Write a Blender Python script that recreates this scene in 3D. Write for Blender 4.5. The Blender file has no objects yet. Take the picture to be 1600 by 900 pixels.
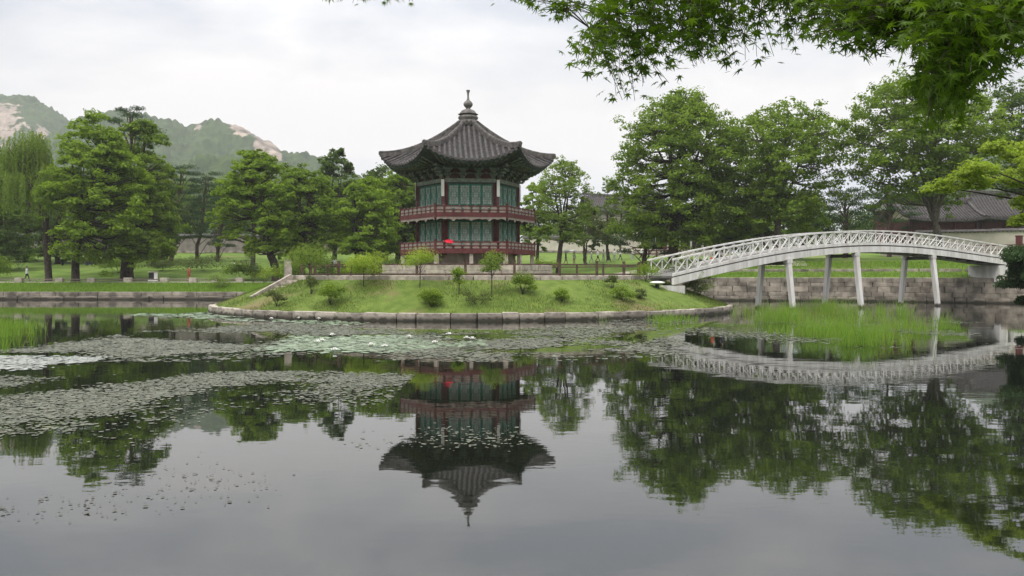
import bpy, bmesh, math, random
import numpy as np
from mathutils import Vector, Matrix

sc = bpy.context.scene
R = math.radians
random.seed(7)
RNG = np.random.default_rng(7)

# ------------------------------------------------------------------ camera, sky, sun, exposure
FOC, HORIZON, EYE = 1300.0, 429.0, 2.6          # focal length in photo pixels, eye-level row, eye height above the water
cam_d = bpy.data.cameras.new('camera')
cam_d.sensor_width = 36.0
cam_d.lens = FOC / 1600 * 36
cam_d.shift_y = -(450 - HORIZON) / 1600
cam_d.clip_start, cam_d.clip_end = 0.1, 6000
cam = bpy.data.objects.new('camera', cam_d)
cam.location = (0, 0, EYE)
cam.rotation_euler = (R(90), 0, 0)
sc.collection.objects.link(cam)
sc.camera = cam

SUN_EL, SUN_AZ = R(58), R(215)                  # azimuth clockwise from +Y: sun behind the viewer, to the left
sun_d = bpy.data.lights.new('sun', 'SUN')
sun_d.energy, sun_d.angle, sun_d.color = 1.5, R(18), (1.0, 0.96, 0.9)
sun = bpy.data.objects.new('sun', sun_d)
_s = Vector((math.sin(SUN_AZ) * math.cos(SUN_EL), math.cos(SUN_AZ) * math.cos(SUN_EL), math.sin(SUN_EL)))
sun.rotation_euler = _s.to_track_quat('Z', 'Y').to_euler()
sc.collection.objects.link(sun)

wd = bpy.data.worlds.new('World'); sc.world = wd; wd.use_nodes = True
nt = wd.node_tree; nt.nodes.clear()
def wn(t, **k):
    n = nt.nodes.new(t)
    for a, b in k.items(): setattr(n, a, b)
    return n
w_out = wn('ShaderNodeOutputWorld'); w_mix = wn('ShaderNodeMixShader')
w_sky = wn('ShaderNodeTexSky', sky_type='NISHITA', sun_disc=False, sun_elevation=SUN_EL, sun_rotation=SUN_AZ)
w_bg1 = wn('ShaderNodeBackground'); w_bg1.inputs[1].default_value = 0.1
w_bg2 = wn('ShaderNodeBackground'); w_bg2.inputs[1].default_value = 1.0
w_tc = wn('ShaderNodeTexCoord'); w_map = wn('ShaderNodeMapping'); w_map.inputs['Scale'].default_value = (1.0, 1.0, 2.6)
w_map.inputs['Location'].default_value = (3.1, 0.4, 0.25)
w_n1 = wn('ShaderNodeTexNoise'); w_n1.inputs['Scale'].default_value = 2.6; w_n1.inputs['Detail'].default_value = 7
w_n1.inputs['Roughness'].default_value = 0.52; w_n1.inputs['Distortion'].default_value = 0.25
w_r1 = wn('ShaderNodeValToRGB')
w_r1.color_ramp.elements[0].position = 0.40; w_r1.color_ramp.elements[0].color = (0.61, 0.63, 0.675, 1)
w_r1.color_ramp.elements[1].position = 0.62; w_r1.color_ramp.elements[1].color = (0.93, 0.90, 0.88, 1)
w_e = w_r1.color_ramp.elements.new(0.52); w_e.color = (0.78, 0.78, 0.79, 1)
w_sep = wn('ShaderNodeSeparateXYZ')
w_up = wn('ShaderNodeMapRange'); w_up.interpolation_type = 'SMOOTHSTEP'; w_up.inputs[1].default_value = 0.15; w_up.inputs[2].default_value = 1.0
w_up.inputs[3].default_value = 0.76; w_up.inputs[4].default_value = 2.9      # an overcast sky is brighter overhead than at the horizon
w_mul = wn('ShaderNodeVectorMath', operation='SCALE')
w_r2 = wn('ShaderNodeValToRGB')
w_r2.color_ramp.elements[0].position = 0.25; w_r2.color_ramp.elements[0].color = (0.78,) * 3 + (1,)
w_r2.color_ramp.elements[1].position = 0.45; w_r2.color_ramp.elements[1].color = (0.96,) * 3 + (1,)
L = nt.links.new
L(w_tc.outputs['Generated'], w_map.inputs[0]); L(w_map.outputs[0], w_n1.inputs['Vector'])
L(w_n1.outputs['Fac'], w_r1.inputs[0]); L(w_n1.outputs['Fac'], w_r2.inputs[0])
L(w_tc.outputs['Generated'], w_sep.inputs[0]); L(w_sep.outputs[2], w_up.inputs[0])
L(w_r1.outputs[0], w_mul.inputs[0]); L(w_up.outputs[0], w_mul.inputs['Scale'])
L(w_sky.outputs[0], w_bg1.inputs[0]); L(w_mul.outputs[0], w_bg2.inputs[0])
L(w_r2.outputs[0], w_mix.inputs[0]); L(w_bg1.outputs[0], w_mix.inputs[1]); L(w_bg2.outputs[0], w_mix.inputs[2])
L(w_mix.outputs[0], w_out.inputs[0])

vs = sc.view_settings
vs.view_transform, vs.look, vs.exposure, vs.gamma, vs.use_curve_mapping = 'Standard', 'None', 0.5, 1.0, False
cy = sc.cycles
cy.use_denoising = True
cy.max_bounces, cy.diffuse_bounces, cy.glossy_bounces, cy.transmission_bounces, cy.volume_bounces = 6, 3, 3, 4, 0
cy.transparent_max_bounces = 8
cy.caustics_reflective = cy.caustics_refractive = False
cy.volume_max_steps = 64

# ------------------------------------------------------------------ helpers
COL = sc.collection
def pix(px, py, D): return Vector(((px - 800) / FOC * D, D, EYE - (py - HORIZON) / FOC * D))
def pixX(px, D): return (px - 800) / FOC * D
def pixZ(py, D): return EYE - (py - HORIZON) / FOC * D
def water(px, py):
    D = FOC * EYE / (py - HORIZON); return (pixX(px, D), D)

def empty(name, loc=(0, 0, 0), rz=0.0):
    o = bpy.data.objects.new(name, None); COL.objects.link(o)
    o.location = loc; o.rotation_euler = (0, 0, rz); o.empty_display_size = 0.3
    return o
def tag(o, label=None, cat=None, group=None, kind=None):
    if label: o['label'] = label
    if cat: o['category'] = cat
    if group: o['group'] = group
    if kind: o['kind'] = kind
    return o
def thing(name, label, cat, loc=(0, 0, 0), rz=0.0, group=None): return tag(empty(name, loc, rz), label, cat, group)
def link(name, me, parent=None, loc=(0, 0, 0), rot=(0, 0, 0), scale=(1, 1, 1)):
    o = bpy.data.objects.new(name, me); COL.objects.link(o)
    o.parent = parent; o.location = loc; o.rotation_euler = rot; o.scale = scale
    return o

class MB:
    def __init__(s): s.v, s.f = [], []
    def add(s, v, f):
        n = len(s.v); s.v += [tuple(p) for p in v]; s.f += [tuple(i + n for i in q) for q in f]; return s
    def box(s, c, d, rz=0.0, taper=1.0):
        hx, hy, hz = d[0] / 2, d[1] / 2, d[2] / 2; cs, sn = math.cos(rz), math.sin(rz); v = []
        for z in (-1, 1):
            t = taper if z > 0 else 1.0
            for x, y in ((-1, -1), (1, -1), (1, 1), (-1, 1)):
                a, b = x * hx * t, y * hy * t
                v.append((c[0] + a * cs - b * sn, c[1] + a * sn + b * cs, c[2] + z * hz))
        return s.add(v, [(3, 2, 1, 0), (4, 5, 6, 7), (0, 1, 5, 4), (1, 2, 6, 5), (2, 3, 7, 6), (3, 0, 4, 7)])
    def bar(s, a, b, w, h, up=(0, 0, 1)):
        a, b = Vector(a), Vector(b); d = (b - a).normalized(); sd = d.cross(Vector(up))
        if sd.length < 1e-4: sd = d.cross(Vector((1, 0, 0)))
        sd.normalize(); u = sd.cross(d); v = []
        for p in (a, b):
            for x, y in ((-1, -1), (1, -1), (1, 1), (-1, 1)): v.append(p + sd * x * w / 2 + u * y * h / 2)
        return s.add(v, [(3, 2, 1, 0), (4, 5, 6, 7), (0, 1, 5, 4), (1, 2, 6, 5), (2, 3, 7, 6), (3, 0, 4, 7)])
    def tube(s, pts, rad, n=7, cap=True):
        pts = [Vector(p) for p in pts]; rings = []; nn = len(s.v); prev = None
        for i, p in enumerate(pts):
            d = (pts[min(i + 1, len(pts) - 1)] - pts[max(i - 1, 0)]).normalized()
            if prev is None: a = d.cross(Vector((0.31, 0.9, 0.2))).normalized()
            else: a = (prev - d * prev.dot(d)).normalized()
            prev = a; b = d.cross(a); r = rad[i] if hasattr(rad, '__len__') else rad
            for k in range(n):
                t = 2 * math.pi * k / n; s.v.append(tuple(p + (a * math.cos(t) + b * math.sin(t)) * r))
        for i in range(len(pts) - 1):
            for k in range(n):
                k2 = (k + 1) % n; s.f.append((nn + i * n + k, nn + i * n + k2, nn + (i + 1) * n + k2, nn + (i + 1) * n + k))
        if cap:
            s.f.append(tuple(nn + k for k in range(n))[::-1]); m = nn + (len(pts) - 1) * n; s.f.append(tuple(m + k for k in range(n)))
        return s
    def lathe(s, prof, n=16, c=(0, 0, 0)):
        nn = len(s.v)
        for r, z in prof:
            for k in range(n):
                t = 2 * math.pi * k / n; s.v.append((c[0] + r * math.cos(t), c[1] + r * math.sin(t), c[2] + z))
        for i in range(len(prof) - 1):
            for k in range(n):
                k2 = (k + 1) % n; s.f.append((nn + i * n + k, nn + i * n + k2, nn + (i + 1) * n + k2, nn + (i + 1) * n + k))
        s.f.append(tuple(nn + k for k in range(n))[::-1]); m = nn + (len(prof) - 1) * n; s.f.append(tuple(m + k for k in range(n)))
        return s
    def prism(s, poly, y0, y1):          # polygon in x,z extruded along y
        n = len(poly); v = [(x, y0, z) for x, z in poly] + [(x, y1, z) for x, z in poly]
        return s.add(v, [tuple(range(n)), tuple(range(2 * n - 1, n - 1, -1))] + [(i + n, (i + 1) % n + n, (i + 1) % n, i) for i in range(n)])
    def mesh(s, name, mat=None, smooth=False):
        me = bpy.data.meshes.new(name); me.from_pydata(s.v, [], s.f)
        bm = bmesh.new(); bm.from_mesh(me); bmesh.ops.recalc_face_normals(bm, faces=bm.faces); bm.to_mesh(me); bm.free()
        if smooth: me.shade_smooth()
        if mat: me.materials.append(mat)
        return me
    def build(s, name, mat, parent=None, smooth=False, **k): return link(name, s.mesh(name, mat, smooth), parent, **k)

def np_mesh(name, V, F, mat, tint=None, smooth=False):
    """V (n,3); F (m,k) all the same k"""
    V = np.ascontiguousarray(V, dtype=np.float32); F = np.ascontiguousarray(F, dtype=np.int32)
    me = bpy.data.meshes.new(name); m, k = F.shape
    me.vertices.add(len(V)); me.vertices.foreach_set('co', V.ravel())
    me.loops.add(m * k); me.loops.foreach_set('vertex_index', F.ravel())
    me.polygons.add(m); me.polygons.foreach_set('loop_start', np.arange(0, m * k, k, dtype=np.int32))
    me.polygons.foreach_set('use_smooth', np.full(m, smooth, dtype=bool))
    if tint is not None:
        at = me.attributes.new('tint', 'FLOAT', 'POINT'); at.data.foreach_set('value', np.ascontiguousarray(tint, dtype=np.float32))
    me.update(calc_edges=True); me.validate()
    me.materials.append(mat)
    return me

def unit(a): return a / np.maximum(np.linalg.norm(a, axis=-1, keepdims=True), 1e-9)
def leaf_quads(C, N, size, aspect, rng, T=None, fold=0.12):
    """one folded rhombic leaf face pair for each centre"""
    n = len(C); N = unit(N)
    if T is None: T = rng.normal(size=(n, 3))
    T = unit(T - N * np.sum(T * N, axis=1, keepdims=True)); B = np.cross(N, T)
    s = (size * rng.uniform(0.65, 1.3, n))[:, None]
    V = np.empty((n, 4, 3)); V[:, 0] = C - T * s * .5; V[:, 2] = C + T * s * .5
    V[:, 1] = C + B * s * aspect * .5 + N * s * fold; V[:, 3] = C - B * s * aspect * .5 + N * s * fold
    return V.reshape(-1, 3), np.arange(n * 4).reshape(n, 4)
def blades(C, h, w, rng, lean=0.3):
    """thin tapering grass blades: two quads narrowing to a tip, as quads"""
    n = len(C); a = rng.uniform(0, 2 * np.pi, n); S = np.stack([np.cos(a), np.sin(a), np.zeros(n)], 1)
    b = rng.uniform(0, 2 * np.pi, n); Ld = np.stack([np.cos(b), np.sin(b), np.zeros(n)], 1) * (rng.uniform(0, lean, n))[:, None]
    H = (h * rng.uniform(0.6, 1.25, n))[:, None]; W = (w * rng.uniform(0.7, 1.3, n))[:, None]; Z = np.array([[0, 0, 1.0]])
    V = np.empty((n, 6, 3)); V[:, 0] = C - S * W * .5; V[:, 1] = C + S * W * .5
    m = C + Z * H * .55 + Ld * H * .35; V[:, 2] = m + S * W * .36; V[:, 3] = m - S * W * .36
    t = C + Z * H + Ld * H; V[:, 4] = t + S * W * .06; V[:, 5] = t - S * W * .06
    i = np.arange(n)[:, None] * 6
    F = np.concatenate([i + np.array([[0, 1, 2, 3]]), i + np.array([[3, 2, 4, 5]])], 0)
    return V.reshape(-1, 3), F

# ------------------------------------------------------------------ materials (procedural)
MATS = {}
def mat(name, col, rough=0.7, var=0.15, scale=4.0, bump=0.0, spec=0.3, col2=None, metal=0.0, detail=4, obj_var=0.0, damp=False, stretch=None):
    """a base colour broken up by object-space noise, optional relief, per-object variation and a damp band at the water"""
    if name in MATS: return MATS[name]
    m = bpy.data.materials.new(name); m.use_nodes = True; t = m.node_tree; b = t.nodes['Principled BSDF']; K = t.links.new
    b.inputs['Roughness'].default_value = rough; b.inputs['Specular IOR Level'].default_value = spec; b.inputs['Metallic'].default_value = metal
    g = t.nodes.new('ShaderNodeNewGeometry'); src = g.outputs['Position']
    if stretch:
        mp = t.nodes.new('ShaderNodeMapping'); mp.inputs['Scale'].default_value = stretch; K(src, mp.inputs[0]); src = mp.outputs[0]
    n = t.nodes.new('ShaderNodeTexNoise'); n.inputs['Scale'].default_value = scale; n.inputs['Detail'].default_value = detail; K(src, n.inputs['Vector'])
    r = t.nodes.new('ShaderNodeValToRGB'); c2 = col2 or tuple(c * (1 - 2.2 * var) for c in col)
    r.color_ramp.elements[0].position = 0.35; r.color_ramp.elements[0].color = (*c2, 1)
    r.color_ramp.elements[1].position = 0.65; r.color_ramp.elements[1].color = (*(min(1, c * (1 + var)) for c in col), 1)
    K(n.outputs['Fac'], r.inputs[0]); out = r.outputs[0]
    if obj_var:
        oi = t.nodes.new('ShaderNodeObjectInfo'); mr = t.nodes.new('ShaderNodeMapRange')
        mr.inputs[3].default_value = 1 - obj_var; mr.inputs[4].default_value = 1 + obj_var; K(oi.outputs['Random'], mr.inputs[0])
        h = t.nodes.new('ShaderNodeHueSaturation'); K(mr.outputs[0], h.inputs['Value']); K(out, h.inputs['Color']); out = h.outputs[0]
    if damp:
        sp = t.nodes.new('ShaderNodeSeparateXYZ'); K(g.outputs['Position'], sp.inputs[0])
        ad = t.nodes.new('ShaderNodeMath'); ad.operation = 'MULTIPLY_ADD'; ad.inputs[1].default_value = -0.5; K(n.outputs['Fac'], ad.inputs[0]); K(sp.outputs[2], ad.inputs[2])
        mr = t.nodes.new('ShaderNodeMapRange'); mr.inputs[1].default_value = -0.16; mr.inputs[2].default_value = 0.02; K(ad.outputs[0], mr.inputs[0])
        mx = t.nodes.new('ShaderNodeMix'); mx.data_type = 'RGBA'; K(mr.outputs[0], mx.inputs[0]); mx.inputs[6].default_value = (0.045, 0.042, 0.03, 1); K(out, mx.inputs[7]); out = mx.outputs[2]
    K(out, b.inputs['Base Color'])
    if bump:
        bp = t.nodes.new('ShaderNodeBump'); bp.inputs['Strength'].default_value = bump; bp.inputs['Distance'].default_value = 0.05
        n2 = t.nodes.new('ShaderNodeTexNoise'); n2.inputs['Scale'].default_value = scale * 5; n2.inputs['Detail'].default_value = 6; K(src, n2.inputs['Vector'])
        K(n2.outputs['Fac'], bp.inputs['Height']); K(bp.outputs[0], b.inputs['Normal'])
    MATS[name] = m; return m
def leaf_mat(name, dark, light, transl=0.3, rough=0.75, spec=0.1, tcol=None, by_object=False, dead=None):
    if name in MATS: return MATS[name]
    m = bpy.data.materials.new(name); m.use_nodes = True; t = m.node_tree; b = t.nodes['Principled BSDF']; K = t.links.new
    a = t.nodes.new('ShaderNodeAttribute'); a.attribute_name = 'tint'
    r = t.nodes.new('ShaderNodeValToRGB'); r.color_ramp.elements[0].color = (*dark, 1); r.color_ramp.elements[1].color = (*light, 1)
    if dead: e_ = r.color_ramp.elements; e_[1].position = .86; q_ = e_.new(.95); q_.color = (*dead, 1)
    oi_ = t.nodes.new('ShaderNodeObjectInfo')
    K(oi_.outputs['Random'] if by_object else a.outputs['Fac'], r.inputs[0]); K(r.outputs[0], b.inputs['Base Color'])
    b.inputs['Roughness'].default_value = rough; b.inputs['Specular IOR Level'].default_value = spec
    tr = t.nodes.new('ShaderNodeBsdfTranslucent'); h = t.nodes.new('ShaderNodeMix'); h.data_type = 'RGBA'; h.blend_type = 'MULTIPLY'; h.inputs[0].default_value = 1
    h.inputs[7].default_value = (*(tcol or (1.5, 1.5, 0.6)), 1); K(r.outputs[0], h.inputs[6]); K(h.outputs[2], tr.inputs[0])
    mx = t.nodes.new('ShaderNodeMixShader'); mx.inputs[0].default_value = transl
    K(b.outputs[0], mx.inputs[1]); K(tr.outputs[0], mx.inputs[2]); K(mx.outputs[0], t.nodes['Material Output'].inputs[0])
    MATS[name] = m; return m

M_stone = mat('pale_granite', (0.35, 0.31, 0.26), 0.85, 0.2, 2.5, 0.4, 0.2, obj_var=0.34, damp=True)
M_kerb = mat('kerb_granite', (0.37, 0.325, 0.275), 0.85, 0.14, 3.0, 0.3, 0.2, obj_var=0.14)
M_bankstone = mat('weathered_bank_stone', (0.245, 0.215, 0.175), 0.9, 0.24, 1.2, 0.4, 0.15, obj_var=0.25, damp=True)
M_white = mat('white_bridge_paint', (0.62, 0.605, 0.58), 0.6, 0.06, 1.1, 0.1, 0.3, col2=(0.47, 0.45, 0.42), damp=True, stretch=(2.4, 2.4, .3))
M_bgrey = mat('bridge_deck_edge', (0.14, 0.135, 0.125), 0.8, 0.15, 2.0)
M_red = mat('dark_red_timber', (0.078, 0.02, 0.018), 0.6, 0.2, 3.0, 0.1, 0.3)
M_redp = mat('bright_red_timber', (0.095, 0.023, 0.022), 0.6, 0.15, 3.0, 0.08, 0.3)
M_green = mat('jade_green_timber', (0.026, 0.145, 0.105), 0.6, 0.16, 3.0, 0.08, 0.3)
M_dgreen = mat('dark_green_timber', (0.042, 0.056, 0.046), 0.7, 0.2, 3.0, 0.1, 0.2)
M_bracket = mat('painted_bracket', (0.13, 0.15, 0.115), 0.75, 0.35, 7.0, 0.1, 0.2, col2=(0.055, 0.075, 0.055))
M_pale = mat('pale_painted_wood', (0.21, 0.175, 0.15), 0.7, 0.12, 5.0)
M_lintel = mat('grey_green_lintel', (0.18, 0.2, 0.165), 0.7, 0.16, 4.0)
M_paper = mat('door_paper', (0.37, 0.38, 0.345), 0.9, 0.08, 3.0)
M_latt = mat('lattice_paint', (0.10, 0.21, 0.165), 0.7, 0.1, 5.0)
M_motif = mat('painted_panel_motif', (0.34, 0.40, 0.35), 0.7, 0.15, 6.0)
M_trough = mat('roof_tile_trough', (0.034, 0.032, 0.03), 0.9, 0.2, 3.0, 0.2, 0.15)
M_tile = mat('grey_roof_tile', (0.068, 0.062, 0.06), 0.85, 0.25, 3.5, 0.3, 0.25, col2=(0.04, 0.037, 0.035))
M_tilep = mat('pale_roof_ridge', (0.105, 0.096, 0.09), 0.85, 0.22, 4.0, 0.3, 0.25)
M_final = mat('finial_stone', (0.15, 0.138, 0.13), 0.8, 0.2, 4.0, 0.2, 0.25)
M_wood = mat('brown_fence_wood', (0.10, 0.062, 0.048), 0.75, 0.2, 4.0, 0.15, 0.2)
M_bark = mat('dark_bark', (0.062, 0.05, 0.04), 0.95, 0.25, 5.0, 0.6, 0.1)
M_barkp = mat('grey_bark', (0.11, 0.095, 0.08), 0.95, 0.2, 5.0, 0.5, 0.1)
M_barkr = mat('pine_bark', (0.085, 0.058, 0.046), 0.95, 0.2, 5.0, 0.5, 0.1)
M_plaster = mat('cream_plaster', (0.50, 0.455, 0.39), 0.9, 0.07, 0.8)
M_wallg = mat('grey_palace_wall', (0.21, 0.185, 0.165), 0.9, 0.12, 1.2, 0.1)
M_white2 = mat('white_plaster', (0.7, 0.68, 0.65), 0.85, 0.05, 1.0)
M_black = mat('black_board', (0.02, 0.02, 0.022), 0.5, 0.1, 3.0)
M_path = mat('sandy_path', (0.36, 0.325, 0.275), 0.95, 0.12, 0.8, 0.15, 0.1)
M_dark = mat('interior_shade_paint', (0.02, 0.016, 0.014), 0.9, 0.1, 2.0)  # near-black wall colour standing in for the unlit inside of a hall
M_redumb = mat('red_umbrella_cloth', (0.50, 0.008, 0.03), 0.6, 0.05, 2.0)
M_whumb = mat('white_umbrella_cloth', (0.75, 0.75, 0.74), 0.7, 0.03, 2.0)
M_dkumb = mat('grey_umbrella_cloth', (0.10, 0.13, 0.11), 0.7, 0.05, 2.0)
M_skin = mat('skin', (0.42, 0.26, 0.19), 0.6, 0.05, 4.0)
M_hair = mat('black_hair', (0.015, 0.013, 0.012), 0.5, 0.1, 8.0)

def grass_material(name, a, b, dry, dry_amt, scale):
    m = bpy.data.materials.new(name); m.use_nodes = True; t = m.node_tree; bs = t.nodes['Principled BSDF']; K = t.links.new
    g = t.nodes.new('ShaderNodeNewGeometry')
    n1 = t.nodes.new('ShaderNodeTexNoise'); n1.inputs['Scale'].default_value = scale * 6; n1.inputs['Detail'].default_value = 5; K(g.outputs['Position'], n1.inputs['Vector'])
    n2 = t.nodes.new('ShaderNodeTexNoise'); n2.inputs['Scale'].default_value = scale; n2.inputs['Detail'].default_value = 4; n2.inputs['Roughness'].default_value = 0.6; K(g.outputs['Position'], n2.inputs['Vector'])
    r1 = t.nodes.new('ShaderNodeValToRGB'); r1.color_ramp.elements[0].position = 0.3; r1.color_ramp.elements[0].color = (*a, 1); r1.color_ramp.elements[1].position = 0.7; r1.color_ramp.elements[1].color = (*b, 1)
    r2 = t.nodes.new('ShaderNodeValToRGB'); r2.color_ramp.elements[0].position = dry_amt; r2.color_ramp.elements[0].color = (0, 0, 0, 1); r2.color_ramp.elements[1].position = dry_amt + 0.16; r2.color_ramp.elements[1].color = (1, 1, 1, 1)
    mx = t.nodes.new('ShaderNodeMix'); mx.data_type = 'RGBA'; mx.inputs[7].default_value = (*dry, 1)
    K(n1.outputs['Fac'], r1.inputs[0]); K(n2.outputs['Fac'], r2.inputs[0]); K(r2.outputs[0], mx.inputs[0]); K(r1.outputs[0], mx.inputs[6]); K(mx.outputs[2], bs.inputs['Base Color'])
    bs.inputs['Roughness'].default_value = 0.95; bs.inputs['Specular IOR Level'].default_value = 0.1
    n3 = t.nodes.new('ShaderNodeTexNoise'); n3.inputs['Scale'].default_value = 14; n3.inputs['Detail'].default_value = 4; K(g.outputs['Position'], n3.inputs['Vector'])
    bp = t.nodes.new('ShaderNodeBump'); bp.inputs['Strength'].default_value = 0.7; bp.inputs['Distance'].default_value = 0.08; K(n3.outputs['Fac'], bp.inputs['Height']); K(bp.outputs[0], bs.inputs['Normal'])
    return m
M_lawn = grass_material('lawn', (0.075, 0.125, 0.024), (0.13, 0.195, 0.036), (0.16, 0.165, 0.06), 0.56, 0.09)
M_island = grass_material('island_turf', (0.07, 0.11, 0.021), (0.125, 0.17, 0.034), (0.155, 0.13, 0.062), 0.51, 0.3)
M_blade = leaf_mat('grass_blade', (0.11, 0.20, 0.025), (0.22, 0.34, 0.055), 0.35)
M_turf = leaf_mat('turf_blade', (0.055, 0.095, 0.018), (0.15, 0.185, 0.048), 0.3)
M_reed = leaf_mat('reed_blade', (0.08, 0.165, 0.022), (0.19, 0.31, 0.05), 0.4, dead=(0.20, 0.165, 0.075))

# ------------------------------------------------------------------ setting: shoreline, ground, water, island, mountains
ctrl = [(0, 5.2), (9, 6), (13.5, 15), (18.5, 25), (23.5, 34), (29, 44), (36, 54), (45, 60), (50, 66), (47, 72.5), (41, 77.5), (31, 81.3), (18, 84), (0, 85.4),
        (-20, 86.4), (-50, 87), (-80, 87), (-92, 75), (-70, 45), (-45, 22), (-18, 6)]
P = np.array(ctrl, float)
for _ in range(3):
    Q = np.roll(P, -1, 0); P = np.stack([P * .75 + Q * .25, P * .25 + Q * .75], 1).reshape(-1, 2)
seg = np.linalg.norm(np.roll(P, -1, 0) - P, axis=1); cum = np.concatenate([[0], np.cumsum(seg)]); PERI = cum[-1]
Pc = np.vstack([P, P[:1]])
def shore(s):
    s = np.asarray(s) % PERI; return np.stack([np.interp(s, cum, Pc[:, 0]), np.interp(s, cum, Pc[:, 1])], -1)
NS = 420
S = np.linspace(0, PERI, NS, endpoint=False); SH = shore(S)
T_ = unit(shore(S + .8) - shore(S - .8)); SN = np.stack([T_[:, 1], -T_[:, 0]], 1)
def smooth(a, b, x): t = np.clip((x - a) / (b - a), 0, 1); return t * t * (3 - 2 * t)
def bank_h(d, x, y):
    left = np.interp(d, [0, 0.5, 4, 5, 11, 14, 20, 40, 62, 150, 600, 2000], [0.70, 0.80, 1.5, 1.62, 1.75, 2.1, 3.0, 4.6, 6.6, 8.0, 10, 12])
    right = np.interp(d, [0, 0.5, 3, 4.2, 8, 12, 20, 36, 60, 150, 600, 2000], [2.25, 2.35, 2.7, 3.3, 3.8, 4.3, 4.5, 4.9, 6.2, 8, 10, 12])
    front = np.interp(d, [0, 2, 6, 100, 2000], [0.55, 0.8, 1.0, 2.0, 10])
    wr = smooth(2, 24, x); wb = smooth(20, 66, y)
    return front * (1 - wb) + (left * (1 - wr) + right * wr) * wb
def ground_z(x, y):
    d = np.min(np.hypot(SH[:, 0] - x, SH[:, 1] - y)); return float(bank_h(d, x, y))
offs = [0, 0.25, 0.6, 1, 1.6, 2.3, 3, 3.6, 4.2, 5, 6.5, 8, 10, 12, 15, 18, 22, 27, 33, 40, 50, 62, 78, 98, 125, 160, 220, 350, 600, 1000, 1700, 2600]
rows = [np.column_stack([SH, np.full(NS, -1.0)])]
for d in offs:
    xy = SH + SN * d; z = bank_h(d, xy[:, 0], xy[:, 1])
    z = z + (0.05 * np.sin(xy[:, 0] * .7 + d) * np.cos(xy[:, 1] * .5) if d > 1 else 0)
    rows.append(np.column_stack([xy, z]))
V = np.vstack(rows); nr = len(rows); i = np.arange(NS); j = (i + 1) % NS
F = np.vstack([np.column_stack([r * NS + i, (r + 1) * NS + i, (r + 1) * NS + j, r * NS + j]) for r in range(nr - 1)])
tag(link('ground', np_mesh('ground', V, F, M_lawn, smooth=True)), kind='structure')

# path along the pond, 4 mm and more above the lawn
sel = [k for k in range(NS) if SH[k, 1] > 70 and SH[k, 0] < 30]
pv, pf = [], []
for a, k in enumerate(sel):
    for d in (5.2, 7.5, 9.8):
        x, y = SH[k] + SN[k] * d; pv.append((x, y, float(bank_h(d, x, y)) + 0.07))
for a in range(len(sel) - 1):
    for b in range(2): pf.append((a * 3 + b, a * 3 + b + 1, a * 3 + b + 4, a * 3 + b + 3))
mbp = MB(); mbp.add(pv, pf)
tag(mbp.build('path', M_path), kind='structure')

# water: opaque murky pond, the mirror comes from Fresnel reflection
mw = bpy.data.materials.new('pond_water'); mw.use_nodes = True; t = mw.node_tree; b = t.nodes['Principled BSDF']; K = t.links.new
b.inputs['Base Color'].default_value = (0.006, 0.0075, 0.005, 1); b.inputs['Roughness'].default_value = 0.02; b.inputs['IOR'].default_value = 1.85
g = t.nodes.new('ShaderNodeNewGeometry')
mp = t.nodes.new('ShaderNodeMapping'); mp.inputs['Scale'].default_value = (0.55, 1.0, 1); mp.inputs['Rotation'].default_value = (0, 0, R(8)); K(g.outputs['Position'], mp.inputs[0])
n1 = t.nodes.new('ShaderNodeTexNoise'); n1.inputs['Scale'].default_value = 0.9; n1.inputs['Detail'].default_value = 3; K(mp.outputs[0], n1.inputs['Vector'])
n2 = t.nodes.new('ShaderNodeTexNoise'); n2.inputs['Scale'].default_value = 5.5; n2.inputs['Detail'].default_value = 2; K(mp.outputs[0], n2.inputs['Vector'])
n3 = t.nodes.new('ShaderNodeTexNoise'); n3.inputs['Scale'].default_value = 0.11; n3.inputs['Detail'].default_value = 2; K(g.outputs['Position'], n3.inputs['Vector'])
r3 = t.nodes.new('ShaderNodeMapRange'); r3.inputs[1].default_value = 0.42; r3.inputs[2].default_value = 0.66; r3.inputs[3].default_value = 0.03; r3.inputs[4].default_value = 0.30; K(n3.outputs['Fac'], r3.inputs[0])
ml = t.nodes.new('ShaderNodeMath'); ml.operation = 'MULTIPLY'; K(n2.outputs['Fac'], ml.inputs[0]); K(r3.outputs[0], ml.inputs[1])
ad = t.nodes.new('ShaderNodeMath'); ad.operation = 'ADD'; K(ml.outputs[0], ad.inputs[0]); K(n1.outputs['Fac'], ad.inputs[1])
bp = t.nodes.new('ShaderNodeBump'); bp.inputs['Strength'].default_value = 0.19; bp.inputs['Distance'].default_value = 0.016; K(ad.outputs[0], bp.inputs['Height']); K(bp.outputs[0], b.inputs['Normal'])
wm = MB(); wm.add([(x, y, 0) for x, y in SH + SN * 0.15], [tuple(range(NS))])
tag(wm.build('water', mw), kind='structure')

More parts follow.
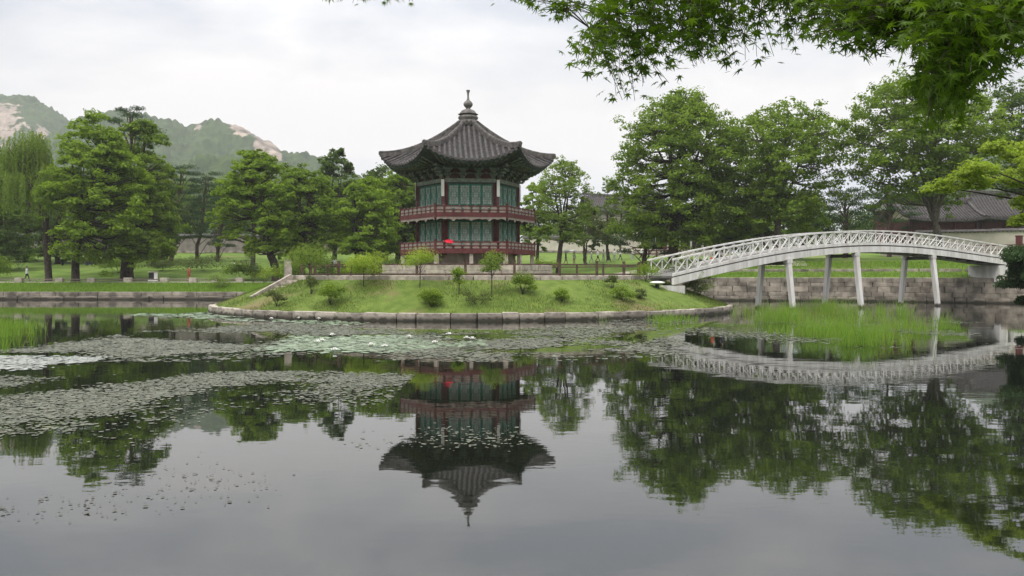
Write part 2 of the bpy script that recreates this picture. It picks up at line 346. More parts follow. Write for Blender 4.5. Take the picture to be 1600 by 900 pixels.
# island
ICX, ICY, IRX, IRY = -2.9, 63.0, 19.0, 16.7
prof_r = [0, 0.69, 0.70, 0.72, 0.78, 0.86, 0.93, 0.985, 1.0]
prof_z = [2.50, 2.50, 2.28, 2.24, 1.90, 1.32, 0.80, 0.44, 0.40]
def island_z(x, y): return float(np.interp(math.hypot((x - ICX) / IRX, (y - ICY) / IRY), prof_r, prof_z))
def on_island(px, py):
    D = 44.0
    while D < 75:
        p = pix(px, py, D)
        if p.z <= island_z(p.x, p.y): return p
        D += 0.05
    return pix(px, py, 58)
V, F = [(ICX, ICY, 2.5)], []
NI = 160; rr = [0.3, 0.6, 0.69, 0.70, 0.72, 0.75, 0.78, 0.82, 0.86, 0.9, 0.93, 0.96, 0.985]
for r_ in rr:
    for k in range(NI):
        a = 2 * math.pi * k / NI; z = float(np.interp(r_, prof_r, prof_z)) + (0.05 * math.sin(7 * a + 9 * r_) * math.sin(13 * a) if 0.72 < r_ < 0.97 else 0)
        V.append((ICX + IRX * r_ * math.cos(a), ICY + IRY * r_ * math.sin(a), z))
tri = [(0, 1 + k, 1 + (k + 1) % NI) for k in range(NI)]
for q in range(len(rr) - 1):
    for k in range(NI): k2 = (k + 1) % NI; F.append((1 + q * NI + k, 1 + (q + 1) * NI + k, 1 + (q + 1) * NI + k2, 1 + q * NI + k2))
im = MB(); im.add(V, tri + F)
tag(im.build('island', M_island, smooth=True), 'round grassy island mound in the pond', kind='structure')

# mountains
def fbm(x, y, seed, octs=5, lac=2.1, gain=0.5):
    rg = np.random.default_rng(seed); out = np.zeros_like(x); amp = 1.0; fr = 1.0
    for _ in range(octs):
        for _k in range(4):
            a = rg.uniform(0, 2 * np.pi); ph = rg.uniform(0, 6.28); out += amp * .5 * np.sin((x * np.cos(a) + y * np.sin(a)) * fr * rg.uniform(.7, 1.3) + ph)
        amp *= gain; fr *= lac
    return out
def rock_forest(name):
    m = bpy.data.materials.new(name); m.use_nodes = True; t = m.node_tree; bs = t.nodes['Principled BSDF']; K = t.links.new
    g = t.nodes.new('ShaderNodeNewGeometry'); a = t.nodes.new('ShaderNodeAttribute'); a.attribute_name = 'tint'
    n1 = t.nodes.new('ShaderNodeTexNoise'); n1.inputs['Scale'].default_value = 0.08; n1.inputs['Detail'].default_value = 9; n1.inputs['Roughness'].default_value = .65; K(g.outputs['Position'], n1.inputs['Vector'])
    f = t.nodes.new('ShaderNodeValToRGB'); f.color_ramp.elements[0].position = .3; f.color_ramp.elements[0].color = (0.016, 0.030, 0.014, 1); f.color_ramp.elements[1].position = .7; f.color_ramp.elements[1].color = (0.068, 0.10, 0.032, 1); K(n1.outputs['Fac'], f.inputs[0])
    mp = t.nodes.new('ShaderNodeMapping'); mp.inputs['Scale'].default_value = (1, 1, 0.35); K(g.outputs['Position'], mp.inputs[0])
    n2 = t.nodes.new('ShaderNodeTexNoise'); n2.inputs['Scale'].default_value = 0.06; n2.inputs['Detail'].default_value = 9; n2.inputs['Roughness'].default_value = .62; K(mp.outputs[0], n2.inputs['Vector'])
    r = t.nodes.new('ShaderNodeValToRGB'); r.color_ramp.elements[0].position = .35; r.color_ramp.elements[0].color = (0.10, 0.085, 0.072, 1); r.color_ramp.elements[1].position = .65; r.color_ramp.elements[1].color = (0.33, 0.27, 0.22, 1); K(n2.outputs['Fac'], r.inputs[0])
    ad = t.nodes.new('ShaderNodeMath'); ad.operation = 'ADD'; K(a.outputs['Fac'], ad.inputs[0]); K(n2.outputs['Fac'], ad.inputs[1])
    mr = t.nodes.new('ShaderNodeMapRange'); mr.inputs[1].default_value = 1.0; mr.inputs[2].default_value = 1.03; K(ad.outputs[0], mr.inputs[0])
    mx = t.nodes.new('ShaderNodeMix'); mx.data_type = 'RGBA'; K(mr.outputs[0], mx.inputs[0]); K(f.outputs[0], mx.inputs[6]); K(r.outputs[0], mx.inputs[7]); K(mx.outputs[2], bs.inputs['Base Color'])
    bs.inputs['Roughness'].default_value = 1.0; bs.inputs['Specular IOR Level'].default_value = 0.05
    return m
M_mtn = rock_forest('mountain_rock_and_forest')
def mountain(name, sil, Dc, Df, Db, nx, ny, rocks, seed, label):
    pxs = np.array([p[0] for p in sil], float); pys = np.array([p[1] for p in sil], float)
    X = np.linspace(pixX(pxs[0], Dc), pixX(pxs[-1], Dc), nx)
    Zc = np.interp(X, (pxs - 800) / FOC * Dc, EYE - (pys - HORIZON) / FOC * Dc)
    ker = np.ones(5) / 5; Zc = np.convolve(np.pad(Zc, 2, 'edge'), ker, 'valid')
    t = np.concatenate([np.linspace(0, 1, ny), 1 + np.linspace(.06, .6, 8)])
    XX, TT = np.meshgrid(X, t); DD = Df + (Dc - Df) * TT; FX = XX * DD / Dc
    shape = np.where(TT <= 1, TT ** 0.85, np.maximum(0, 1 - (TT - 1) * 1.3))
    nz = fbm(FX * .012, DD * .016, seed, 4); fine = fbm(FX * .09, DD * .11, seed + 3, 3)
    Z = 10 + (Zc[None, :] - 10) * shape + nz * 22 * np.sin(np.pi * np.clip(TT, 0, 1)) 
    rk = np.full_like(Z, -.2)
    for (px, w, t0, t1, s) in rocks:
        x0 = pixX(px, Dc); rk = np.maximum(rk, s * np.exp(-((XX - x0) / (w / FOC * Dc)) ** 2) * smooth(t0 - .12, t0, TT) * (1 - smooth(t1, t1 + .12, TT)))
    Z += (fine * 3.6 + np.abs(fbm(FX * .42, DD * .42, seed + 9, 2)) * 2.4) * (1 - np.clip(rk, 0, 1) * .8) * np.clip(TT * 3, 0, 1)
    Z += np.clip(rk, 0, 1) * np.abs(fbm(FX * .05, DD * .05 + Z * .06, seed + 13, 4)) * 5.0 * (TT < .97)
    V = np.stack([FX, DD, Z], -1).reshape(-1, 3); n = XX.shape[1]; m = XX.shape[0]
    a = (np.arange(m - 1)[:, None] * n + np.arange(n - 1)[None, :]).ravel()
    F = np.column_stack([a, a + 1, a + n + 1, a + n])
    o = link(name, np_mesh(name, V, F, M_mtn, tint=rk.ravel(), smooth=True)); tag(o, label, kind='structure'); return o
mountain('mountain', [(-260, 215), (-160, 190), (-70, 166), (0, 156), (30, 154), (55, 159), (80, 172), (100, 187), (125, 205), (160, 235), (220, 280), (300, 330)],
         1250, 620, 1500, 420, 150, [(5, 70, .50, .86, .58), (70, 36, .45, .82, .54), (40, 30, .2, .5, .48)], 5, 'rocky forested peak behind the trees beyond the pond')
mountain('mountain', [(40, 250), (100, 205), (140, 184), (185, 176), (225, 182), (262, 192), (290, 203), (308, 196), (335, 193), (365, 197), (390, 208), (415, 222), (440, 240), (470, 250), (510, 268), (570, 300), (660, 340), (760, 380)],
         1050, 520, 1250, 520, 150, [(418, 26, .70, 1.0, 1.0), (380, 34, .88, .99, .72), (310, 10, .93, .99, .7)], 11, 'long forested ridge with a bare rock shoulder')
mountain('mountain', [(150, 330), (230, 290), (300, 262), (350, 244), (400, 250), (450, 270), (520, 300), (640, 350)], 640, 360, 760, 160, 50, [(200, 5, .5, .6, 0)], 23, 'lower green wooded hill in front of the ridge')
mountain('mountain', [(1380, 340), (1450, 290), (1520, 245), (1590, 226), (1680, 220), (1800, 250), (1950, 320)], 900, 480, 1050, 120, 50, [(1600, 5, .5, .6, 0)], 31, 'hazy blue hill seen through the trees above the bridge')

# ------------------------------------------------------------------ stones laid one by one
def stone_mesh(m, seed):
    rg = random.Random(seed); bm = bmesh.new(); bmesh.ops.create_cube(bm, size=1.0)
    bmesh.ops.bevel(bm, geom=list(bm.edges), offset=0.06, segments=1, affect='EDGES')
    for v in bm.verts: v.co += Vector((rg.uniform(-.018, .018), rg.uniform(-.03, .03), rg.uniform(-.03, .03)))
    me = bpy.data.meshes.new('stone'); bm.to_mesh(me); bm.free(); me.materials.append(m); return me
ST_island = [stone_mesh(M_stone, k) for k in range(5)]
ST_kerb = [stone_mesh(M_kerb, 20 + k) for k in range(5)]
ST_bank = [stone_mesh(M_bankstone, 40 + k) for k in range(6)]
rs = random.Random(3)

def ellipse_ring(parent, meshes, rx, ry, z0, h, depth, wmin, wmax, name, jit=0.02):
    N = 720; pts = [(ICX + rx * math.cos(2 * math.pi * k / N), ICY + ry * math.sin(2 * math.pi * k / N)) for k in range(N + 1)]
    L = [0.0]
    for k in range(N): L.append(L[-1] + math.dist(pts[k], pts[k + 1]))
    pos = 0.0; xs = [p[0] for p in pts]; ys = [p[1] for p in pts]
    while pos < L[-1] - 0.4:
        w = min(rs.uniform(wmin, wmax), L[-1] - pos)
        a = (np.interp(pos, L, xs), np.interp(pos, L, ys)); b = (np.interp(pos + w, L, xs), np.interp(pos + w, L, ys))
        hh = h + rs.uniform(-jit, jit)
        link(name, rs.choice(meshes), parent, ((a[0] + b[0]) / 2, (a[1] + b[1]) / 2, z0 + hh / 2),
             (rs.uniform(-.01, .01), rs.uniform(-.012, .012), math.atan2(b[1] - a[1], b[0] - a[0]) + rs.uniform(-.012, .012)), (w - 0.03, depth + rs.uniform(-.04, .04), hh))
        pos += w
ring = thing('island_retaining_wall', 'ring of pale cut granite blocks edging the island at the water', 'wall')
ellipse_ring(ring, ST_island, IRX - 0.12, IRY - 0.12, -0.15, 0.60, 0.5, 0.9, 2.1, 'stone', 0.035)
kring = thing('island_kerb', 'low pale stone kerb around the flat top of the island', 'kerb')
ellipse_ring(kring, ST_kerb, IRX * .703, IRY * .703, 2.15, 0.38, 0.34, 1.4, 2.3, 'kerb_stone', 0.012)

def s_at(x0, y_min=60):       # shoreline arc length where x = x0 on the back shore
    c = [k for k in range(NS) if SH[k, 1] > y_min]; k = min(c, key=lambda q: abs(SH[q, 0] - x0)); return S[k]
def bank_wall(parent, x_from, x_to, courses, heights, wr, inset, batter):
    s0, s1 = s_at(x_from), s_at(x_to)
    if s0 > s1: s0, s1 = s1, s0
    z = -0.2
    for c in range(courses):
        pos = s0 + rs.uniform(0, .8); h = heights[c]
        while pos < s1:
            w = rs.uniform(*wr); a, b = shore(pos), shore(pos + w); tx, ty = b - a; l = math.hypot(tx, ty); nx, ny = ty / l, -tx / l
            o_ = inset + c * batter + rs.uniform(-.04, .04)
            link('stone', rs.choice(ST_bank), parent, ((a[0] + b[0]) / 2 + nx * o_, (a[1] + b[1]) / 2 + ny * o_, z + h / 2),
                 (0, rs.uniform(-.01, .01), math.atan2(ty, tx)), (w - .035, .55, h - 0.02))
            pos += w
        z += h
wl = thing('bank_retaining_wall', 'low two course stone wall along the far bank with grass above', 'wall')
bank_wall(wl, -14, -60, 2, [.56, .44], (1.1, 2.6), -0.12, .05)
wr_ = thing('bank_retaining_wall', 'tall coursed stone wall on the far bank behind the bridge', 'wall')
bank_wall(wr_, 15, 49.4, 5, [.66, .42, .55, .40, .48], (0.7, 1.8), -0.18, .05)
wm_ = thing('bank_retaining_wall', 'stretch of stone bank wall hidden behind the island', 'wall')
bank_wall(wm_, -14, 15, 4, [.6, .5, .45, .4], (1.6, 2.8), -0.15, .04)
# upper low terrace wall on the bank behind the bridge
tw = thing('terrace_wall', 'low single course stone terrace edge on the grass bank behind the bridge', 'wall')
pos = s_at(47)
while pos < s_at(14):
    w = rs.uniform(1.2, 2.4); a, b = shore(pos), shore(pos + w); tx, ty = b - a; l = math.hypot(tx, ty); nx, ny = ty / l, -tx / l; d = 3.7
    x, y = (a[0] + b[0]) / 2 + nx * d, (a[1] + b[1]) / 2 + ny * d
    link('stone', rs.choice(ST_bank), tw, (x, y, float(bank_h(3.0, x, y)) + .18), (0, 0, math.atan2(ty, tx)), (w * 1.02, .7, .55)); pos += w

# ------------------------------------------------------------------ hexagonal pavilion
PX, PY, PZ = -3.27, 62.0, 2.5
pav = thing('pavilion', 'two-storey hexagonal wooden pavilion with grey tiled roof on the island', 'pavilion', (PX, PY, PZ), R(6))
SIX = [k * math.pi / 3 for k in range(6)]
def six(name, mb, m, smooth=False, faces=range(6), parent=None):
    me = mb.mesh(name, m, smooth); return [link(name, me, parent or pav, (0, 0, 0), (0, 0, SIX[k])) for k in faces]
def Z(w): return w - PZ
AP = math.cos(math.pi / 6)
# stone platform laid in two courses of blocks round a core
core = MB(); Rp = 6.35
core.add([(Rp * .955 * math.cos(a), Rp * .955 * math.sin(a), z) for z in (Z(2.4), Z(3.28)) for a in SIX], [tuple(range(5, -1, -1)), tuple(range(6, 12))] + [(k, (k + 1) % 6, (k + 1) % 6 + 6, k + 6) for k in range(6)])
core.build('platform', M_kerb, pav)
for k in range(6):
    ca, sa = math.cos(SIX[k]), math.sin(SIX[k])
    for c, (zc, hc) in enumerate(((Z(2.67), .44), (Z(3.09), .40))):
        x = -Rp / 2 + (0.02 if c else -0.01)
        cuts = [1.35, 1.1, 1.5, 1.2, 1.18] if c == 0 else [0.9, 1.4, 1.2, 1.45, 1.38]
        for w in cuts:
            cx, cyy = x + w / 2, -Rp * AP + .16
            link('platform_stone', rs.choice(ST_kerb), pav, (cx * ca - cyy * sa, cx * sa + cyy * ca, zc), (0, 0, SIX[k]), (w - .02, .38, hc - .012)); x += w
# under-floor plinth wall and stone posts
pl = MB()
pl.add([(3.55 * math.cos(a), 3.55 * math.sin(a), z) for z in (Z(3.2), Z(4.3)) for a in SIX], [tuple(range(5, -1, -1)), tuple(range(6, 12))] + [(k, (k + 1) % 6, (k + 1) % 6 + 6, k + 6) for k in range(6)])
pl.build('plinth', M_bankstone, pav)
Rd, Rc = 4.98, 3.70
def post_mesh(w, z0, z1, m, name): return MB().box((0, 0, (z0 + z1) / 2), (w, w, z1 - z0), 0, .88).mesh(name, m)
sp = post_mesh(.27, Z(3.27), Z(4.10), M_kerb, 'stone_post')
for k in range(6):
    a = SIX[k]; link('stone_post', sp, pav, (Rd * .965 * math.cos(a), Rd * .965 * math.sin(a), 0), (0, 0, a))
    b = a + math.pi / 6; link('stone_post', sp, pav, (Rd * .965 * AP * math.cos(b), Rd * .965 * AP * math.sin(b), 0), (0, 0, b))
# columns
colm = MB().tube([(0, 0, Z(4.0)), (0, 0, Z(6.6)), (0, 0, Z(9.5))], [.2, .19, .17], 12).mesh('column', M_red, True)
for a in SIX: link('column', colm, pav, (Rc * math.cos(a), Rc * math.sin(a), 0))
plq = MB().box((0, 0, 0), (.24, .03, 1.18)).mesh('column_plaque', M_white2)
for a in SIX:
    b = a + 0.0; link('column_plaque', plq, pav, ((Rc + .215) * math.cos(b), (Rc + .215) * math.sin(b), Z(8.70)), (0, 0, b + math.pi / 2))
# decks and balustrades
def deck(zb, zt, rail_rows, top, valance):
    m = MB(); m.add([(Rd * .99 * math.cos(a), Rd * .99 * math.sin(a), z) for z in (zb + .05, zt - .03) for a in SIX], [tuple(range(5, -1, -1)), tuple(range(6, 12))] + [(k, (k + 1) % 6, (k + 1) % 6 + 6, k + 6) for k in range(6)])
    m.build('deck', M_red, pav)
    y = -Rd * AP
    six('deck_fascia', MB().box((0, y - .03, (zb + zt) / 2), (Rd - .05, .07, zt - zb)), M_redp)
    zs = zt
    for q, (r0, r1) in enumerate(rail_rows):
        six('rail', MB().bar((-Rd / 2, y, (r0 + r1) / 2), (Rd / 2, y, (r0 + r1) / 2), .07, r1 - r0), M_redp if top else M_red)
        gap0 = zs; n = 8; blk = MB().prism([(-.2, 0), (.2, 0), (.26, (r0 - gap0) * .55), (.14, r0 - gap0), (-.14, r0 - gap0), (-.26, (r0 - gap0) * .55)], -.035, .035).mesh('baluster', M_pale)
        for k in range(6):
            ca, sa = math.cos(SIX[k]), math.sin(SIX[k])
            for u in range(n):
                x = -Rd / 2 + Rd * (u + .5) / n; link('baluster', blk, pav, (x * ca - y * sa, x * sa + y * ca, gap0), (0, 0, SIX[k]))
        zs = r1
    pm = MB().box((0, 0, (zb - .12 + zs + .10) / 2), (.14, .14, zs + .22 - zb)).box((0, 0, zs + .13), (.09, .09, .08)).mesh('corner_post', M_red)
    for a in SIX: link('corner_post', pm, pav, (Rd * math.cos(a), Rd * math.sin(a), 0), (0, 0, a))
    if valance:
        poly = [(-Rd / 2 + .08, zb - .002), (Rd / 2 - .08, zb - .002)]; n = 48; low = []
        for u in range(n + 1):
            x = Rd / 2 - .08 - (Rd - .16) * u / n; ph = (x / (Rd / 4)) % 1.0; d = abs(ph - .5) * 2
            low.append((x, zb - .12 - .19 * max(0, (d - .72)) / .28 - .05 * abs(math.sin(x * 6.0))))
        six('valance', MB().prism(poly + low, y - .05, y - .015), M_pale)
deck(Z(4.07), Z(4.42), [(Z(4.54), Z(4.64)), (Z(4.80), Z(4.90))], True, False)
deck(Z(6.60), Z(6.92), [(Z(7.04), Z(7.12)), (Z(7.30), Z(7.40))], False, True)
# knobs along the lower top rail
kn = MB().box((0, 0, .03), (.07, .07, .06)).mesh('rail_knob', M_pale)
for zz in (Z(4.90), Z(7.40)):
    for k in range(6):
        ca, sa = math.cos(SIX[k]), math.sin(SIX[k]); y = -Rd * AP
        for u in range(1, 9):
            x = -Rd / 2 + Rd * u / 9; link('rail_knob', kn, pav, (x * ca - y * sa, x * sa + y * ca, zz), (0, 0, SIX[k]))
# door leaves: frame > paper, lattice, motif
ya = -Rc * AP
def doors(z0, z1, zband):
    n, Wd = 4, 3.14; lw = Wd / n; H = z1 - z0
    f = MB(); st = .075
    for sx in (-1, 1): f.box((sx * (lw / 2 - st / 2 - .006), 0, H / 2), (st, .07, H))
    for zc, hh in ((.05, .1), (zband, .11), (H - .05, .1)): f.box((0, 0.001, zc), (lw - .012 - 2 * st, .066, hh))
    fm = f.mesh('door', M_green)
    iw = lw - 2 * st - .012
    pm = MB().box((0, .022, H / 2), (iw, .015, H - .2)).mesh('paper', M_paper)
    la = MB(); hz0, hz1 = zband + .055, H - .1; hh = hz1 - hz0; cz = (hz0 + hz1) / 2
    for q in range(12):                                      # ring medallion, diamonds and a fine grid
        a0, a1 = q * math.pi / 6, (q + 1) * math.pi / 6; rr_ = iw * .40
        la.bar((rr_ * math.cos(a0), 0, cz + rr_ * math.sin(a0)), (rr_ * math.cos(a1), 0, cz + rr_ * math.sin(a1)), .03, .028, (0, 1, 0))
    for q in range(1, 4): la.box((-iw / 2 + iw * q / 4, .004, cz), (.02, .02, hh))
    nz = max(4, int(hh / .155))
    for q in range(1, nz): la.box((0, .006, hz0 + hh * q / nz), (iw, .018, .02))
    for sx in (-1, 1):
        la.bar((sx * iw / 2, .002, cz - .3), (0, .002, hz1), .022, .02, (0, 1, 0)); la.bar((sx * iw / 2, .002, cz + .3), (0, .002, hz0), .022, .02, (0, 1, 0))
    lm = la.mesh('lattice', M_latt)
    mo = MB().box((0, .012, (zband - .005) / 2 + .022), (iw, .03, zband - .155)); mo.prism([(-.22, .13), (.22, .13), (.17, zband * .55), (0, zband - .1), (-.17, zband * .55)], -.012, .0)
    mm = MB().prism([(-.22, .12), (.22, .12), (.16, max(.16, zband * .6)), (0, max(.2, zband - .085)), (-.16, max(.16, zband * .6))], -.012, .01).mesh('motif', M_motif)
    bmh = MB().box((0, .014, zband / 2 + .02), (iw, .03, zband - .16)).mesh('panel', M_green)
    for k in range(6):
        for u in range(n):
            x = -Wd / 2 + lw * (u + .5); ca, sa = math.cos(SIX[k]), math.sin(SIX[k]); y = ya - .01
            d = link('door', fm, pav, (x * ca - y * sa, x * sa + y * ca, z0), (0, 0, SIX[k]))
            link('paper', pm, d); link('lattice', lm, d); link('panel', bmh, d); link('motif', mm, d)
    jm = MB()
    for sx in (-1, 1): jm.box((sx * (Wd / 2 + .07), ya, (z0 + z1) / 2), (.135, .14, H))
    six('jamb', jm, M_red)
doors(Z(4.58), Z(6.42), .38)
doors(Z(7.18), Z(9.0), .36)
six('door_sill', MB().box((0, ya, Z(4.49)), (Rc - .3, .16, .18)), M_red); six('door_sill', MB().box((0, ya, Z(7.07)), (Rc - .3, .16, .21)), M_red)
six('door_head', MB().box((0, ya, Z(6.50)), (Rc - .34, .2, .15)), M_dgreen); six('door_head', MB().box((0, ya - .003, Z(9.06)), (Rc - .3, .2, .11)), M_dgreen)
six('lintel', MB().box((0, ya - .05, Z(9.25)), (Rc - .1, .22, .26)), M_lintel)
# bracket zone: red boards, painted arches, stacked bracket sets and corner brackets
six('bracket_board', MB().box((0, ya + .1, Z(9.82)), (Rc + .1, .12, .9)), M_red)
arch = MB()
for c in (-1.08, 0, 1.08):
    for q in range(8):
        a0, a1 = math.pi * q / 8, math.pi * (q + 1) / 8
        arch.bar((c + .44 * math.cos(a0), ya - .02, Z(9.42) + .38 * math.sin(a0)), (c + .44 * math.cos(a1), ya - .02, Z(9.42) + .38 * math.sin(a1)), .07, .07, (0, 1, 0))
six('bracket_arch', arch, M_bracket)
bk = MB()
for q, (w, dz, out) in enumerate(((.24, 0, .18), (.5, .17, .36), (.34, .34, .56), (.66, .5, .74))):
    bk.box((0, -out / 2, dz + .06), (.13, out, .12)); bk.box((0, -out + .05, dz + .085), (w, .12, .13))
    for sx in (-1, 1): bk.box((sx * w * .42, -out + .05, dz + .17), (.11, .13, .07))
bkm = bk.mesh('bracket', M_bracket)
for k in range(6):
    ca, sa = math.cos(SIX[k]), math.sin(SIX[k]); y = ya
    for x in (-1.62, -.54, .54, 1.62): link('bracket', bkm, pav, (x * ca - y * sa, x * sa + y * ca, Z(9.40)), (0, 0, SIX[k]))
cb = MB()
for q, (dz, out) in enumerate(((0, .35), (.2, .62), (.42, .9), (.62, 1.15))): cb.bar((0, 0, dz + .07), (0, -out, dz + .07 + .06 * q), .14, .14); cb.box((0, -out, dz + .16), (.34, .2, .1))
cbm = cb.mesh('corner_bracket', M_bracket)
for a in SIX: link('corner_bracket', cbm, pav, ((Rc + .1) * math.cos(a), (Rc + .1) * math.sin(a), Z(9.40)), (0, 0, a + math.pi / 2))
six('eave_purlin', MB().bar((-2.4, ya - .62, Z(10.12)), (2.4, ya - .62, Z(10.12)), .2, .2), M_dgreen)
# roof
RT = 6.40; APO = RT * AP
hp = np.polyfit([0.10, 0.14, 0.30, 0.476, 0.775, 1.0], [13.72, 13.52, 12.80, 12.17, 11.46, 11.28], 3)
def Hh(v): return float(np.polyval(hp, v))
def roof_z(v, u): return Hh(v) - 0.93 * v * v * (1 - abs(u) ** 2.2)
def roof_pt(v, u, dz=0.0): return (u * v * RT / 2, -v * APO * (1 + .012 * (abs(u) ** 3) * v), Z(roof_z(v, u)) + dz)
NV, NU = 14, 16; rb = MB(); vv = [0.1 + 0.9 * q / NV for q in range(NV + 1)]
gv = [roof_pt(v, -1 + 2 * u / NU) for v in vv for u in range(NU + 1)]
gf = [(q * (NU + 1) + u, (q + 1) * (NU + 1) + u, (q + 1) * (NU + 1) + u + 1, q * (NU + 1) + u + 1) for q in range(NV) for u in range(NU)]
rb.add(gv, gf); six('roof_face', rb, M_trough, True)
# eave board and soffit
eb = MB(); n0 = 0; ev = []
for u in range(NU + 1):
    uu = -1 + 2 * u / NU; p = roof_pt(1, uu); ev += [(p[0], p[1] + .03, p[2] - .004), (p[0] * .985, p[1] + .12, p[2] - .2), (p[0] * .72, -(ya - .4) * -1.0, Z(10.22) + .14 * abs(uu) ** 2)]
eb.add(ev, [(u * 3 + q, u * 3 + 3 + q, u * 3 + 4 + q, u * 3 + 1 + q) for u in range(NU) for q in (0, 1)]); six('soffit', eb, M_dgreen)
raf = [-2.55 + .39 * q + .0 for q in range(14)]
for x in raf:
    uu = x / (RT / 2); p = roof_pt(1, uu); six('rafter', MB().tube([(x * .70, ya - .35, Z(10.24) + .1 * uu * uu), (x * .86, (ya - .35 + p[1]) / 2, (Z(10.2) + p[2] - .22) / 2 - .02), (p[0] * .975, p[1] + .2, p[2] - .235)], .065, 6), M_bracket, True)
NR = 17
for q in range(NR):                                           # each round-tile row of a roof face is a piece of its own
    x = (q - (NR - 1) / 2) * RT / NR * .985; v0 = max(0.12, abs(x) / (RT / 2) + .005)
    if v0 > .97: continue
    steps = max(3, int((1 - v0) * 14)); tm = MB(); ring_ = []
    for sI in range(steps + 1):
        v = v0 + (1.006 - v0) * sI / steps; u = x / (v * RT / 2); y = -v * APO * (1 + .012 * (min(1, abs(u)) ** 3) * v); zz = Z(Hh(v) - 0.93 * v * v * (1 - min(1, abs(u)) ** 2.2))
        w = .098 + .008 * (sI % 2)
        for a in (0, .25, .5, .75, 1.0): ring_.append((x - w * math.cos(math.pi * a), y, zz + .02 + w * .95 * math.sin(math.pi * a)))
    tm.add(ring_, [(a * 5 + b_, a * 5 + b_ + 1, a * 5 + b_ + 6, a * 5 + b_ + 5) for a in range(steps) for b_ in range(4)])
    e = ring_[-5:]; tm.add([(e[2][0] + .115 * math.cos(t_ * math.pi / 5), e[2][1] - .012, e[0][2] + .02 + .115 * math.sin(t_ * math.pi / 5)) for t_ in range(10)], [tuple(range(10))])
    six('tile_row', tm, M_tile, True)
hipm = MB()
hpts = [(v * RT * (1 + .02 * v ** 4), 0, Z(Hh(v)) + .14 + (.03 * max(0, v - .86) / .14)) for v in np.linspace(.1, 1.0, 12)]
for a, b_ in zip(hpts[:-1], hpts[1:]): hipm.bar(a, b_, .26, .30)
hipm.tube([(p[0], p[1], p[2] + .17) for p in hpts], .10, 7)
hipm.tube([(hpts[-1][0] - .05, 0, hpts[-1][2] + .1), (hpts[-1][0] + .06, 0, hpts[-1][2] + .1)], .14, 8)
hme = hipm.mesh('hip_ridge', M_tilep)
for a in SIX: link('hip_ridge', hme, pav, (0, 0, 0), (0, 0, a))
skirt = MB()
for a in np.linspace(0, 2 * math.pi, 19)[:-1]: skirt.tube([(.45 * math.cos(a), .45 * math.sin(a), Z(13.98)), (.86 * math.cos(a), .86 * math.sin(a), Z(13.86))], .1, 6)
skirt.build('tile_collar', M_tilep, pav)
fin = MB().lathe([(.80, Z(13.6)), (.86, Z(13.95)), (.62, Z(14.08)), (.72, Z(14.18)), (.76, Z(14.28)), (.70, Z(14.38)), (.56, Z(14.43)), (.58, Z(14.48)), (.76, Z(14.53)), (.62, Z(14.56)), (.60, Z(14.66)), (.46, Z(14.82)), (.2, Z(14.92)), (.16, Z(15.0)),
                  (.25, Z(15.08)), (.34, Z(15.2)), (.35, Z(15.32)), (.27, Z(15.46)), (.14, Z(15.56)), (.09, Z(15.66)), (.065, Z(15.9)), (.08, Z(16.1)), (.13, Z(16.26)), (.15, Z(16.34)), (.05, Z(16.36))], 18)
fin.build('finial', M_final, pav, True)

# red umbrella standing open on the lower deck
def parasol(name, label, loc, r, h, cloth, grp=None, tilt=0.0):
    e = thing(name, label, 'umbrella', loc, 0.3, grp); n = 8; m = MB(); top = h + r * .42
    v = [(0, 0, top)]; 
    for q, (rf, zf) in enumerate(((.35, .95), (.7, .68), (1.0, .22))):
        for k in range(n * 2):
            a = math.pi * k / n; s_ = 1.0 if k % 2 == 0 else .955; v.append((r * rf * s_ * math.cos(a), r * rf * s_ * math.sin(a), h + r * .42 * zf + (0.0 if k % 2 == 0 or q < 2 else r * .05)))
    f = [(0, 1 + k, 1 + (k + 1) % 16) for k in range(16)]
    for q in range(2):
        for k in range(16): f.append((1 + q * 16 + k, 1 + (q + 1) * 16 + k, 1 + (q + 1) * 16 + (k + 1) % 16, 1 + q * 16 + (k + 1) % 16))
    m.add(v, f); m.build('canopy', cloth, e)
    MB().tube([(0, 0, 0.0), (0, 0, top + .06)], .014, 6).build('shaft', M_black, e)
    for k in range(n):
        a = 2 * math.pi * k / n; MB().tube([(0, 0, h + r * .1), (r * .7 * math.cos(a), r * .7 * math.sin(a), h + r * .27)], .007, 4).build('rib', M_black, e)
    e.rotation_euler = (tilt, 0, .3); return e
_ca, _sa = math.cos(R(6)), math.sin(R(6)); ux, uy = -1.55, -4.0
parasol('umbrella', 'bright red umbrella open behind the lower balustrade of the pavilion', (PX + ux * _ca - uy * _sa, PY + ux * _sa + uy * _ca, 4.40), .38, .48, M_redumb, tilt=.35)

# ------------------------------------------------------------------ white arched footbridge
BA, BB = np.array([12.0, 56.7]), np.array([45.5, 75.8]); BD = (BB - BA) / np.linalg.norm(BB - BA); BN = np.array([-BD[1], BD[0]]); BL = float(np.linalg.norm(BB - BA)); BW = 2.6
bt = [-.05, .0345, .115, .25, .375, .51, .683, .8, 1.0, 1.04]; bz = [2.42, 2.98, 3.50, 4.33, 4.78, 4.97, 4.86, 4.62, 4.05, 3.93]
bpoly = np.polyfit(bt, bz, 4)
def bdeck(t): return float(np.polyval(bpoly, t))
bridge = thing('footbridge', 'white arched footbridge on slanted legs crossing from the island to the bank', 'bridge', (BA[0], BA[1], 0))
def bp_(t, w, z):            # point on the bridge: t along, w across (0 = side facing the viewer), z above the deck
    q = BD * BL * t + BN * w; return Vector((q[0], q[1], bdeck(t) + z))
ts = np.linspace(-.035, 1.0, 49)
